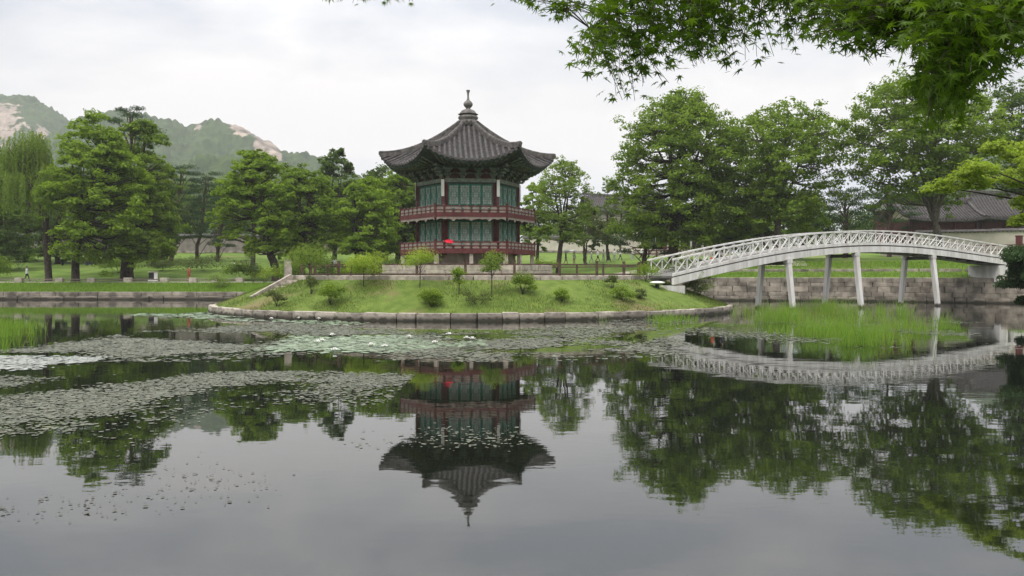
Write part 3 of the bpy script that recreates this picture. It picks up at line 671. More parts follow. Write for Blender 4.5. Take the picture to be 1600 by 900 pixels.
def sweep(name, w0, w1, z0, z1, m, tt=ts):
    mb = MB(); v = []
    for t in tt: v += [bp_(t, w0, z0), bp_(t, w1, z0), bp_(t, w1, z1), bp_(t, w0, z1)]
    n = len(tt); f = [(3, 2, 1, 0), tuple((n - 1) * 4 + q for q in range(4))]
    for a in range(n - 1):
        for q in range(4): f.append((a * 4 + q, a * 4 + (q + 1) % 4, a * 4 + 4 + (q + 1) % 4, a * 4 + 4 + q))
    mb.add(v, f); return mb.build(name, m, bridge)
sweep('deck', .12, BW - .12, -.16, 0.0, M_bgrey)  # recessed slab, its dark grey paints in the shadow gap below the rail
for w in (0, BW):
    sweep('girder', w - .09 + (.02 if w else 0), w + .09 + (.02 if w == 0 else 0), -.60, -.135, M_white)
    sweep('bottom_rail', w - .07, w + .07, -.03, .17, M_white)
    sweep('top_rail', w - .075, w + .075, 1.04, 1.15, M_white)
    NP = 40; tp = np.linspace(-.028, .993, NP + 1)
    for q in range(NP + 1): MB().bar(bp_(tp[q], w, .165), bp_(tp[q], w, 1.045), .07, .07, (BD[0], BD[1], 0)).build('post', M_white, bridge)
    for q in range(NP):
        MB().bar(bp_(tp[q], w - .02, .165), bp_(tp[q + 1], w - .02, 1.045), .035, .062, (BN[0], BN[1], 0)).build('brace', M_white, bridge)
        MB().bar(bp_(tp[q], w + .02, 1.045), bp_(tp[q + 1], w + .02, .165), .035, .062, (BN[0], BN[1], 0)).build('brace', M_white, bridge)
for t in np.linspace(.04, .97, 24): MB().bar(bp_(t, .08, -.3), bp_(t, BW - .08, -.3), .14, .24).build('floor_beam', M_bgrey, bridge)
for t in (.252, .448, .70):
    for w, s_ in ((.05, -1), (BW - .05, 1)):
        a = bp_(t, w, -.62); b_ = bp_(t, w + s_ * .55, 0); b_.z = -.6
        a2 = a.lerp(b_, .5); MB().add([], []).tube([a, a2, b_], [.25, .235, .22], 4).build('leg', M_white, bridge)
        MB().box(a + Vector((0, 0, -.08)), (.46, .46, .34), math.atan2(BD[1], BD[0])).build('leg_cap', M_white, bridge)
    MB().bar(bp_(t, .1, -.85), bp_(t, BW - .1, -.85), .22, .26).build('cross_beam', M_bgrey, bridge)
for t, hgt, ln in ((-.03, 1.1, 1.5), (.962, 1.5, 1.3)):
    c = bp_(t, BW / 2, -.66); MB().box((c.x, c.y, c.z - hgt / 2 - .04), (ln, BW + .3, hgt), math.atan2(BD[1], BD[0])).build('abutment', M_white, bridge)
c = bp_(1.035, BW / 2, 0); MB().box((c.x, c.y, c.z - .98), (3.0, BW + .6, 1.9), math.atan2(BD[1], BD[0])).build('landing', M_white, bridge)
# red gate and railings at the bank end
gp = BA + BD * BL * 1.03; gate = thing('gate', 'dark red timber gate post and railings at the bank end of the footbridge', 'gate', (gp[0], gp[1], bdeck(1.0) - .05), math.atan2(BD[1], BD[0]))
for y in (-.05,): MB().box((0, y, 1.05), (.42, .42, 2.1)).box((0, y, 2.15), (.5, .5, .1)).box((0, y, .12), (.54, .54, .24)).build('post', M_redp, gate)
for z in (.45, 1.05): MB().bar((.2, -.05, z), (3.6, -.6, z), .08, .1).build('rail', M_redp, gate)
for z in (.9, 1.35): MB().bar((-.05, .2, z), (-1.2, BW + 1.6, z), .08, .1).build('rail', M_redp, gate)
MB().box((-1.2, BW + 1.6, .7), (.14, .14, 1.5)).build('rail_post', M_redp, gate)

# ------------------------------------------------------------------ island furniture
fence = thing('island_fence', 'low brown post and rail fence around the pavilion platform on the island', 'fence')
NF = 26; fx, fy = IRX * .672, IRY * .672
fp = [(ICX + fx * math.sin(2 * math.pi * k / NF), ICY - fy * math.cos(2 * math.pi * k / NF)) for k in range(NF)]
pm = MB().box((0, 0, .46), (.16, .16, .95)).box((0, 0, .96), (.2, .2, .06)).mesh('post', M_wood)
for k in range(NF):
    if k in (21,): continue
    link('post', pm, fence, (fp[k][0], fp[k][1], 2.5))
for k in range(NF):
    if k in (20, 21, 6): continue
    a, b_ = fp[k], fp[(k + 1) % NF]
    for z, h in ((.74, .09), (.12, .1)): MB().bar((a[0], a[1], 2.5 + z), (b_[0], b_[1], 2.5 + z), .08, h).build('rail', M_wood, fence)
gpost = thing('stone_pillar', 'tall square pale stone pillar at the top of the island steps', 'pillar', (-15.55, 57.8, 2.1))
MB().box((0, 0, .76), (.5, .5, 1.52), .2, .94).box((0, 0, 1.56), (.36, .36, .1), .2).build('shaft', M_kerb, gpost); MB().box((0, 0, -.02), (.74, .74, .22), .2).build('base', M_kerb, gpost)
stairs = thing('stone_steps', 'short flight of pale stone steps with a sloping side stone down the island bank', 'steps')
a0, a1 = Vector((-15.2, 57.2, 2.28)), Vector((-17.2, 54.9, .92)); dr = (a1 - a0); hd = Vector((dr.x, dr.y, 0)).normalized(); sd = Vector((-hd.y, hd.x, 0)) 
for k in range(7):
    p = a0.lerp(a1, (k + .5) / 7) + sd * .75; MB().box((p.x, p.y, p.z - .1), (.5, 1.3, .3), math.atan2(hd.y, hd.x)).build('step', M_kerb, stairs)
for w in (.02,): MB().bar(a0 + sd * w + Vector((0, 0, .2)), a1 + sd * w + Vector((0, 0, .12)), .24, .3).build('side_stone', M_kerb, stairs)
stt = thing('garden_lamp', 'pale round disc top on a short dark stem on the island grass near the bridge', 'lamp', tuple(on_island(1027, 450)))
MB().lathe([(.34, .27), (.50, .33), (.50, .38), (.3, .44), (.05, .46)], 18).build('top', M_white2, stt, True); MB().lathe([(.16, -.1), (.12, .1), (.16, .28)], 10).build('stem', M_black, stt)

# ------------------------------------------------------------------ trees
LM = {
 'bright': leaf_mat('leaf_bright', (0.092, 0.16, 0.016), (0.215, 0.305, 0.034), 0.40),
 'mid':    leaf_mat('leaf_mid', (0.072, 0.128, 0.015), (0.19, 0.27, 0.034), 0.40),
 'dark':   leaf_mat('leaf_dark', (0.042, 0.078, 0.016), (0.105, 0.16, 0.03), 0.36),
 'pale':   leaf_mat('leaf_pale', (0.095, 0.155, 0.03), (0.19, 0.26, 0.055), 0.40),
 'grey':   leaf_mat('leaf_grey', (0.06, 0.095, 0.036), (0.125, 0.17, 0.065), 0.36),
 'pine':   leaf_mat('leaf_pine', (0.024, 0.05, 0.02), (0.056, 0.098, 0.034), 0.15),
 'lime':   leaf_mat('leaf_lime', (0.16, 0.235, 0.03), (0.29, 0.37, 0.06), 0.4),
 'olive':  leaf_mat('leaf_olive', (0.055, 0.08, 0.028), (0.11, 0.135, 0.045), 0.36),
}
def clump_leaves(cen, rx, rz, n, rng, upw=0.9):
    """leaves filling a flattened puff, thicker toward its upper shell"""
    d = unit(rng.normal(size=(n, 3))); r = rng.uniform(0, 1, n) ** 0.45
    p = d * r[:, None]; p[:, 2] = np.where(p[:, 2] < 0, p[:, 2] * .6, p[:, 2])
    lump = 1 + .25 * np.sin(d[:, 0] * 5 + cen[0]) * np.sin(d[:, 1] * 5 + cen[1])
    q = p * np.array([rx, rx, rz]) * lump[:, None]; q[:, 2] -= .22 * (p[:, 0] ** 2 + p[:, 1] ** 2) * rz
    N = d * .55 + np.array([0, 0, upw]) + rng.normal(size=(n, 3)) * .42
    return cen + q, N
def wobble(a, b, k, amp, rg):
    a, b = Vector(a), Vector(b); out = []
    for q in range(k + 1):
        t = q / k; p = a.lerp(b, t); s_ = math.sin(math.pi * t) * amp; out.append(p + Vector((rg.uniform(-s_, s_), rg.uniform(-s_, s_), rg.uniform(-s_, s_) * .5)))
    return out
def tree(name, label, px, D, top, hw, bot, kind='mid', trunk_px=None, clumps=70, lpc=260, leaf=.27, flat=.45, gap=0.0, seed=1, tr=.32, stems=4, fork=.3, bark=None, style='round', group='trees round the pond', crx=None, aspect=.62, depth=0.85, base=None):
    rng = np.random.default_rng(seed); rg = random.Random(seed)
    x = pixX(trunk_px if trunk_px is not None else px, D); y = D
    z = base if base is not None else ground_z(x, y)
    cx = pixX(px, D) - x; zt = pixZ(top, D) - z; zb = pixZ(bot, D) - z; rw = hw / FOC * D
    root = thing(name, label, 'tree', (x, y, z - .05), 0, group)
    cz, rz = (zt + zb) / 2, (zt - zb) / 2
    # puff centres: spread through the crown's volume, biased to the outside, kept apart
    clumps = int(clumps * 1.7); cs = []; tries = 0; cr = crx or min(1.55, rw * .235); lpc = int(lpc * .56); lobes = unit(rng.normal(size=(7, 3)))
    while len(cs) < clumps and tries < clumps * 40:
        tries += 1; zz_ = rg.uniform(-1, 1); an = rg.uniform(0, 6.2832); r = rg.random() ** .40
        d = np.array([math.cos(an), math.sin(an), zz_]); bulge = .90 + .24 * max(0.0, float(np.max(lobes @ unit(d))) - .4)
        hr = math.sqrt(max(0, 1 - max(0, zz_) ** 2.0 if zz_ > 0 else 1 - abs(zz_) ** 4 * .75)); w = 1.0
        if style == 'vase': w = .74 + .30 * (zz_ + 1) / 2
        if style == 'cone': w = max(.2, .98 - .58 * (zz_ + 1) / 2)
        k_ = r * bulge * hr * (rw * 1.06 - cr * .5) * w
        p = np.array([cx + d[0] * k_, d[1] * k_ * depth, cz + zz_ * (rz - cr * flat * .6) * (.94 + .06 * bulge)])
        if all(np.linalg.norm((p - q) * np.array([1, 1, 1.5])) > cr * (.60 + gap * 1.4) for q in cs): cs.append(p)
    Cs, Ns, Ti = [], [], []
    for p in cs:
        k = cr * rg.uniform(.7, 1.3); ct = rg.uniform(-.16, .16); ou = np.array([p[0] - cx, p[1], 0]); ou = ou / (np.linalg.norm(ou) + .5); ns_p = 5
        for u_ in range(ns_p):
            o3 = rng.normal(size=3) * np.array([.5, .5, .34]) * k; o3[2] -= .28 * float(o3 @ ou) * 1.0; kk = k * rg.uniform(.36, .62)
            c, n_ = clump_leaves(p + o3, kk, kk * (flat + .16) * rg.uniform(.8, 1.2), max(8, int(lpc / ns_p * (kk / (cr * .49)) ** 2)), rng, .62); n_ = n_ + ou * .35
            Cs.append(c); Ns.append(n_); Ti.append(np.clip(rng.normal(.5 + ct + rg.uniform(-.1, .1), .18, len(c)), 0, 1))
    C, N, TI = np.vstack(Cs), np.vstack(Ns), np.concatenate(Ti)
    Vv, Ff = leaf_quads(C, N, leaf * 1.28, aspect, rng)
    link('crown', np_mesh('crown', Vv, Ff, LM[kind], tint=np.repeat(TI, 4)), root)
    tm = MB(); fk = zt * fork; bend = rg.uniform(-.3, .3)
    f0 = Vector((cx * .25 + bend, rg.uniform(-.2, .2), fk)); tp = [Vector((0, 0, 0)), Vector((0, 0, .25)), Vector((bend * .4, 0, fk * .4)), Vector((bend * .8 + cx * .1, 0, fk * .75)), f0]
    tm.tube(tp, [tr * 1.5, tr * 1.15, tr, tr * .92, tr * .85], 9, False)
    nodes = [f0]
    for s_ in range(stems):
        a = 2 * math.pi * (s_ + rg.random() * .6) / stems; rr_ = rw * rg.uniform(.25, .5) if s_ else rw * .08
        e = Vector((cx + rr_ * math.cos(a), rr_ * math.sin(a) * depth, zb + (zt - zb) * rg.uniform(.62, .88)))
        pts = wobble(f0, e, 6, .35, rg); tm.tube(pts, [tr * .62 * (1 - .8 * q / 6) for q in range(7)], 7, False); nodes += pts[1:]
    for p in cs:
        pv = Vector(p); c = [n_ for n_ in nodes if n_.z < pv.z + .3] or [f0]; nd = min(c, key=lambda n_: (n_ - pv).length + max(0, n_.z - pv.z) * 2)
        mid = nd.lerp(pv, .55) + Vector((0, 0, -.12 * (pv - nd).length + .1)); tm.tube([nd, mid, pv], [tr * .22, tr * .14, tr * .05], 5, False)
    tm.build('trunk', bark or M_bark, root, True)
    return root
def pine(name, label, px, D, top, hw, bot, seed=1, trunk_px=None, pads=26, lpc=260, tr=.24, group='pines round the pond', kind='pine', base=None, fl=.30, lean=0.0):
    rng = np.random.default_rng(seed); rg = random.Random(seed)
    x = pixX(trunk_px if trunk_px is not None else px, D); y = D; z = base if base is not None else ground_z(x, y); cx = pixX(px, D) - x
    zt = pixZ(top, D) - z; zb = pixZ(bot, D) - z; rw = hw / FOC * D; root = thing(name, label, 'pine tree', (x, y, z - .05), 0, group)
    tm = MB(); tops = wobble((0, 0, 0), (cx, 0, zt * .96), 7, .35 + lean, rg); tm.tube(tops, [tr * (1.25 - .95 * q / 7) for q in range(8)], 8, False); Cs, Ns, Ti = [], [], []
    for k in range(pads):
        t = (k + .5) / pads; h = zb + (zt - zb) * t; a = k * 2.4 + rg.uniform(-.4, .4); wr2 = rw * (1.0 - .62 * t ** 1.6) * rg.uniform(.45, 1.0)
        p = np.array([cx * min(1, h / zt) + wr2 * math.cos(a), wr2 * math.sin(a), h]); k_ = rw * rg.uniform(.26, .42)
        ti = min(7, max(1, int(round((h - .8) / (zt * .96) * 7)))); tm.tube([tops[ti - 1], Vector(p) * .5 + tops[ti] * .5 + Vector((0, 0, -.1)), p], [tr * .3, tr * .2, tr * .06], 5, False)
        c, n_ = clump_leaves(p, k_, k_ * fl, lpc, rng, .5); Cs.append(c); Ns.append(n_); Ti.append(np.clip(rng.normal(.5 + rg.uniform(-.15, .15), .22, lpc), 0, 1))
    C, N, TI = np.vstack(Cs), np.vstack(Ns), np.concatenate(Ti); Tn = rng.normal(size=(len(C), 3)) * .6 + np.array([0, 0, .8])
    Vv, Ff = leaf_quads(C, N + rng.normal(size=N.shape) * .6, .30, .26, rng, Tn); link('crown', np_mesh('crown', Vv, Ff, LM[kind], tint=np.repeat(TI, 4)), root)
    tm.build('trunk', M_barkr, root, True); return root
def willow(name, label, px, D, top, hw, bot, seed, trunk_px, kind='pale'):
    rng = np.random.default_rng(seed); rg = random.Random(seed); x = pixX(trunk_px, D); z = ground_z(x, D); cx = pixX(px, D) - x
    zt = pixZ(top, D) - z; zb = pixZ(bot, D) - z; rw = hw / FOC * D; root = thing(name, label, 'tree', (x, D, z - .05), 0, 'trees round the pond')
    tm = MB(); f0 = Vector((cx * .1, 0, zt * .42)); tm.tube([Vector((0, 0, 0)), Vector((.1, 0, .3)), Vector((-.1, 0, zt * .2)), f0], [.5, .40, .36, .33], 9, False); Cs, Ns, Tt, Ti = [], [], [], []
    arcs = []
    for k in range(34):
        a = rg.uniform(0, 6.28); rr_ = rw * math.sqrt(rg.random()); e = Vector((cx + rr_ * math.cos(a), rr_ * math.sin(a) * .8, zt * (.62 + .36 * (1 - (rr_ / rw) ** 2) * rg.uniform(.75, 1.0))))
        if k < 10: tm.tube(wobble(f0, e, 4, .3, rg), [.2, .15, .1, .06, .03], 6, False)
        arcs.append(e)
    for e in arcs:
        for s_ in range(26):
            a = rg.uniform(0, 6.28); q = rg.uniform(.2, 1.5); sx = Vector((e.x + q * math.cos(a), e.y + q * math.sin(a), e.z - q * .25 + rg.uniform(-.3, .5))); ln = min(sx.z - zb * .95, rg.uniform(1.5, 4.5)); n = max(4, int(ln * 8)); t = np.linspace(0, 1, n)
            c = np.column_stack([sx.x + .3 * t * math.cos(a) + rng.normal(0, .06, n), sx.y + .3 * t * math.sin(a) + rng.normal(0, .06, n), sx.z - ln * t]); Cs.append(c); Ns.append(rng.normal(size=(n, 3)) + np.array([0, -.2, .35])); Tt.append(np.tile([[0, 0, -1.0]], (n, 1)) + rng.normal(size=(n, 3)) * .4); Ti.append(np.clip(rng.normal(rg.uniform(.35, .65), .2, n), 0, 1))
    Vv, Ff = leaf_quads(np.vstack(Cs), np.vstack(Ns), .34, .35, rng, np.vstack(Tt)); link('crown', np_mesh('crown', Vv, Ff, LM[kind], tint=np.repeat(np.concatenate(Ti), 4)), root)
    tm.build('trunk', M_bark, root, True); return root

willow('willow_tree', 'pale drooping willow at the frame edge with a dark trunk on the bank', 42, 96, 198, 64, 412, 3, 75)
tree('zelkova_tree', 'large bright green spreading tree beside the willow on the far bank', 150, 93, 186, 74, 408, 'bright', 118, 92, 300, .28, .42, seed=11, tr=.4, stems=5)
tree('zelkova_tree', 'mid green spreading tree with a thick dark trunk next to the bright tree', 222, 100, 188, 58, 402, 'mid', 196, 80, 280, .28, .45, seed=12, tr=.55, stems=4, fork=.25)
tree('bank_tree', 'low spreading tree in front of the thick dark trunk on the bank', 225, 95, 362, 46, 408, 'mid', 208, 22, 220, .24, .4, seed=44, tr=.14, stems=3, fork=.5)
pine('pine_tree', 'tall dark pine topping the bright trees with a flat open crown', 203, 110, 166, 50, 262, 4, 205, 22, 240, .3)
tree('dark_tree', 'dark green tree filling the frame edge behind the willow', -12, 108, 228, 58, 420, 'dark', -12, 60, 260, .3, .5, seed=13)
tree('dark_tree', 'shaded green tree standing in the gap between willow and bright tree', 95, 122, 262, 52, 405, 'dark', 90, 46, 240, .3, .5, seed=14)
pine('pine_tree', 'dark pine with a bare reddish trunk before the grey wall', 285, 128, 258, 40, 372, 5, 267, 30, 260, .26)
pine('pine_tree', 'dark pine with twin lean before the grey wall', 322, 132, 268, 40, 372, 6, 308, 30, 260, .24, lean=.3)
pine('pine_tree', 'bushy dark pine between grey wall and layered tree', 352, 126, 285, 38, 385, 7, 340, 28, 260, .24)
tree('zelkova_tree', 'layered green tree with a dark forked trunk behind the island steps', 402, 97, 240, 64, 396, 'bright', 432, 78, 280, .27, .40, seed=15, tr=.5, stems=5, fork=.22)
tree('zelkova_tree', 'narrow pointed green treetop rising above the layered tree', 395, 108, 230, 30, 330, 'mid', 395, 34, 220, .28, .42, seed=16, tr=.3)
tree('bank_tree', 'broad green tree filling the space behind the island pillar', 478, 100, 262, 56, 398, 'mid', 470, 62, 270, .27, .42, seed=17, tr=.42, fork=.25)
tree('round_tree', 'round topped darker tree standing tall behind the island', 526, 116, 234, 38, 380, 'dark', 522, 52, 250, .3, .5, seed=18)
tree('bank_tree', 'dense green tree behind the lime maple on the island', 565, 99, 280, 56, 396, 'bright', 560, 64, 270, .27, .42, seed=19, tr=.35)
tree('bank_tree', 'dense green tree just beside the pavilion eaves', 624, 105, 268, 50, 396, 'mid', 620, 60, 270, .27, .45, seed=20, tr=.35)
tree('dark_tree', 'dark tree partly hidden behind the pavilion', 668, 118, 262, 46, 396, 'dark', 668, 46, 250, .3, .5, seed=21)
tree('bank_tree', 'green tree hidden mostly by the pavilion body', 735, 112, 300, 60, 396, 'mid', 740, 44, 240, .3, .45, seed=22)
tree('slender_tree', 'bright green tree touching the far side of the pavilion', 836, 108, 284, 30, 392, 'bright', 838, 36, 230, .26, .45, seed=23, tr=.22)
tree('slender_tree', 'airy light green tree with a straight trunk on the lawn', 880, 101, 248, 50, 380, 'pale', 872, 60, 170, .22, .5, seed=24, gap=.22, tr=.3, stems=4)
tree('slender_tree', 'thin olive tree with several trunks on the lawn', 918, 112, 318, 34, 388, 'olive', 915, 34, 150, .24, .5, seed=25, tr=.2, stems=5, fork=.12, bark=M_barkp)
tree('slender_tree', 'wispy pale tree before the far cream hall', 958, 120, 285, 32, 385, 'grey', 950, 30, 130, .24, .5, gap=.15, seed=26, tr=.2)
tree('broad_tree', 'huge rounded tree with a leaning dark trunk behind the bridge end', 1064, 96, 146, 104, 386, 'mid', 1052, 150, 330, .27, .55, seed=27, tr=.55, stems=6, fork=.34)
pine('pine_tree', 'low dark pine at the foot of the huge rounded tree', 1003, 101, 330, 46, 396, 8, 1006, 18, 260, .25)
tree('bank_tree', 'low green tree filling beneath the huge rounded tree', 1128, 102, 296, 54, 388, 'bright', 1120, 50, 250, .26, .45, seed=28, tr=.3)
tree('zelkova_tree', 'wide open tree with layered sprays above the middle of the bridge', 1222, 93, 162, 122, 352, 'mid', 1212, 105, 300, .27, .46, seed=29, gap=.25, tr=.36, stems=6, fork=.3, bark=M_barkp, style='vase')
tree('bank_tree', 'lit green tree low behind the bridge crest', 1255, 108, 305, 46, 372, 'bright', 1250, 36, 240, .27, .45, seed=30, tr=.28)
tree('bank_tree', 'soft olive tree beside the grey twin trunks behind the bridge', 1188, 104, 300, 44, 372, 'olive', 1196, 34, 230, .26, .45, seed=33, tr=.28, bark=M_barkp)
pine('pine_tree', 'dark spreading pine with flat tiers behind the bridge crest', 1322, 105, 296, 58, 362, 9, 1320, 24, 280, .28)
pine('pine_tree', 'second dark pine nearer the tiled halls behind the bridge', 1385, 112, 288, 44, 356, 10, 1390, 18, 260, .26)
tree('zelkova_tree', 'tall open crowned tree on several grey trunks before the tiled halls', 1448, 89, 112, 132, 318, 'mid', 1468, 115, 300, .27, .46, seed=31, gap=.25, tr=.42, stems=7, fork=.18, bark=M_barkp, style='vase')
tree('dark_tree', 'dark tree at the frame edge above the tiled hall', 1590, 104, 128, 66, 300, 'dark', 1600, 60, 230, .27, .45, seed=32, gap=.1)

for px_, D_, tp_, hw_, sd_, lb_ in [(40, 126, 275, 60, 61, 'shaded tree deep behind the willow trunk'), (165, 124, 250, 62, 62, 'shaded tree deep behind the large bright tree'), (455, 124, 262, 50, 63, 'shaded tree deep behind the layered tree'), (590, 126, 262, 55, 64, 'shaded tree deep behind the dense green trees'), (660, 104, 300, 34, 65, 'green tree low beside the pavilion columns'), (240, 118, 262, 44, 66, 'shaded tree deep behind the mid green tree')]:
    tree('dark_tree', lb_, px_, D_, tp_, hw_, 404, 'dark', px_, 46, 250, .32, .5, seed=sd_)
# far wood behind the palace wall, one mass nobody could count
rng = np.random.default_rng(77); Cs, Ns, Ti = [], [], []
for k in range(520):
    px = rng.choice([rng.uniform(-60, 700), rng.uniform(820, 1640)], p=[.6, .4]); D = rng.uniform(158, 215); tp = rng.uniform(278, 345) if px < 700 else rng.uniform(325, 360)
    h = pixZ(tp, D); c, n_ = clump_leaves(np.array([pixX(px, D), D, h - 1.2]), 3.0, 2.2, 170, rng, .6); Cs.append(c); Ns.append(n_); Ti.append(np.clip(rng.normal(rng.uniform(.3, .7), .2, 170), 0, 1))
    c, n_ = clump_leaves(np.array([pixX(px, D), D, h - 4.6]), 3.2, 2.6, 130, rng, .6); Cs.append(c); Ns.append(n_); Ti.append(np.clip(rng.normal(.4, .2, 130), 0, 1))
Vv, Ff = leaf_quads(np.vstack(Cs), np.vstack(Ns), .6, .6, rng); tag(link('woodland', np_mesh('woodland', Vv, Ff, LM['dark'], tint=np.repeat(np.concatenate(Ti), 4))), 'distant wood behind the palace wall', 'woodland', kind='stuff')

# ------------------------------------------------------------------ shrubs and young trees
def shrub(name, label, p, w, h, kind, seed, n=420, leaf=.115, stems=6, crown0=.15, puffs=5, group='shrubs on the island', cat='shrub', bark=None):
    rng = np.random.default_rng(seed); rg = random.Random(seed); n = int(n * (3.2 if cat == 'tree' else 2.0)); root = thing(name, label, cat, tuple(p), 0, group); Cs, Ns, Ti = [], [], []; tm = MB()
    for k in range(puffs):
        a = 2 * math.pi * k / puffs + rg.random(); r_ = w * .5 * rg.uniform(.2, .85) if puffs > 1 else 0; q = np.array([r_ * math.cos(a), r_ * math.sin(a), h * (crown0 + (1 - crown0) * rg.uniform(.3, .8))]); k_ = w * rg.uniform(.22, .36)
        c, n_ = clump_leaves(q, k_, min(k_ * .75, h * .36), n // puffs, rng, .8); Cs.append(c); Ns.append(n_); Ti.append(np.clip(rng.normal(.5 + rg.uniform(-.15, .15), .22, n // puffs), 0, 1))
        if cat == 'tree':
            if k == 0: tm.tube([(0, 0, -.06), (.02, 0, h * .25), (0, .02, h * .5), (.02, 0, h * .8)], [.035, .03, .022, .01], 6, False)
            st_ = Vector((.01, 0, h * rg.uniform(.3, .55))); tm.tube([st_, st_.lerp(Vector(q), .6), q], [.014, .009, .005], 4, False)
        else: tm.tube(wobble((rg.uniform(-.05, .05), rg.uniform(-.05, .05), -.06), q, 3, .06, rg), [.018, .014, .009, .005], 5, False)
    Vv, Ff = leaf_quads(np.vstack(Cs), np.vstack(Ns), leaf, .5, rng); link('foliage', np_mesh('foliage', Vv, Ff, LM[kind], tint=np.repeat(np.concatenate(Ti), 4)), root); tm.build('stem', bark or M_bark, root, True); return root
def ish(label, px, py, wpx, hpx, kind, seed, **k):
    p = on_island(px, py); s_ = FOC / p.y; return shrub(k.pop('name', 'shrub'), label, p, wpx * 1.15 / s_, hpx * 1.12 / s_, kind, seed, **k)
ish('dark green rounded shrub on the slope below the lime maple', 517, 476, 38, 33, 'mid', 1, n=900, puffs=8, crown0=.0)
ish('small dark shrub low on the slope beneath the stone steps', 433, 478, 26, 24, 'olive', 2, n=380)
ish('thin upright shrub between the pillar and the dark rounded shrub', 486, 459, 22, 28, 'olive', 3, n=300)
ish('dark leafy shrub low on the slope below the bright young tree', 676, 479, 38, 29, 'mid', 4, n=900, puffs=8, crown0=.0)
ish('brownish wispy shrub between two young trees near the water edge', 748, 476, 34, 20, 'olive', 5, n=320)
ish('dark spiky green shrub high on the slope under the fence', 816, 459, 36, 30, 'mid', 6, n=900, puffs=8, crown0=.0)
ish('small dark shrub low on the slope right of centre', 878, 471, 26, 22, 'mid', 7, n=450, crown0=.0)
ish('low green shrub in the pair before the disc lamp', 974, 471, 28, 24, 'mid', 8, n=500, crown0=.0)
ish('smallest round shrub just beside the disc lamp', 1002, 468, 18, 18, 'olive', 9, n=300, crown0=.0)
ish('dull upright shrub under the fence left of the disc lamp', 957, 451, 20, 24, 'olive', 10, n=280)
ish('bright bushy shrub under the white abutment of the bridge', 1092, 462, 40, 36, 'bright', 11, n=1300, puffs=9, crown0=.0)
ish('young maple with a wide lime green crown beside the pillar', 568, 448, 62, 60, 'lime', 12, n=1300, puffs=13, crown0=.14, name='young_tree', cat='tree', leaf=.11, group='young trees on the island')
ish('young tree with a small lime green crown in front of the stone platform', 656, 450, 46, 56, 'lime', 13, n=800, puffs=9, crown0=.36, name='young_tree', cat='tree', leaf=.10, group='young trees on the island')
ish('slim young tree with sparse pale leaves before the pavilion posts', 768, 464, 40, 72, 'pale', 14, n=620, puffs=9, crown0=.3, name='young_tree', cat='tree', leaf=.12, group='young trees on the island')
ish('short sapling with thin foliage midway up the slope', 717, 460, 26, 42, 'bright', 15, n=420, puffs=7, crown0=.1, name='young_tree', cat='tree', leaf=.11, group='young trees on the island')
ish('loose pale willow-like young tree just right of the stone pillar', 483, 444, 66, 62, 'pale', 16, n=900, puffs=10, crown0=.3, name='young_tree', cat='tree', leaf=.11, group='young trees on the island')
ish('pale flowering shrub spilling over the island end of the bridge', 1050, 445, 62, 44, 'grey', 17, n=1000, puffs=9, crown0=.1)
ish('green shrub beside the fence end near the bridge', 1010, 440, 34, 30, 'bright', 18, n=500, puffs=6, crown0=.1)
def bsh(label, px, D, wpx, hpx, kind, seed, **k):
    x = pixX(px, D); s_ = FOC / D; return shrub(k.pop('name', 'shrub'), label, (x, D, ground_z(x, D)), wpx / s_, hpx / s_, kind, seed, group='shrubs on the far bank', **k)
bsh('bright green bush on the bank left of the island pillar', 414, 92, 40, 30, 'lime', 21, n=900, puffs=7, leaf=.16, crown0=0)
bsh('pale wispy bank tree left of the bright bush', 396, 91, 34, 52, 'grey', 22, n=420, puffs=8, leaf=.16)
bsh('rounded bush on the lawn under the willow', 30, 112, 44, 30, 'bright', 23, n=700, puffs=7, leaf=.2, crown0=0)
bsh('olive bush behind the orange clothed walker', 318, 108, 70, 26, 'olive', 24, n=900, puffs=9, leaf=.2, crown0=0)
bsh('olive bush behind the black and white notice stand', 252, 108, 60, 22, 'olive', 25, n=800, puffs=8, leaf=.2, crown0=0)
bsh('pale bush right at the water by the island end', 345, 88.6, 36, 22, 'pale', 26, n=600, puffs=6, leaf=.15, crown0=0)

for px_, D_, w_, h_, kd_, sd_, lb_ in [(455, 93, 60, 40, 'mid', 31, 'low leafy bush behind the stone pillar on the far bank'), (505, 95, 64, 44, 'dark', 32, 'dark low bush behind the island fence near the pillar'), (552, 94, 60, 40, 'mid', 33, 'low leafy bush behind the lime maple crown'), (602, 96, 64, 42, 'dark', 34, 'dark low bush behind the fence before the pavilion'), (375, 99, 50, 30, 'mid', 35, 'low bush at the foot of the layered tree'), (185, 106, 60, 26, 'mid', 36, 'low bush on the lawn between the bright tree trunks'), (-5, 100, 60, 40, 'mid', 37, 'leafy bush at the frame edge under the willow'), (850, 100, 40, 30, 'bright', 38, 'low bright bush beside the pavilion deck on the lawn')]:
    bsh(lb_, px_, D_, w_, h_, kd_, sd_, n=900, puffs=10, leaf=.24, crown0=0)

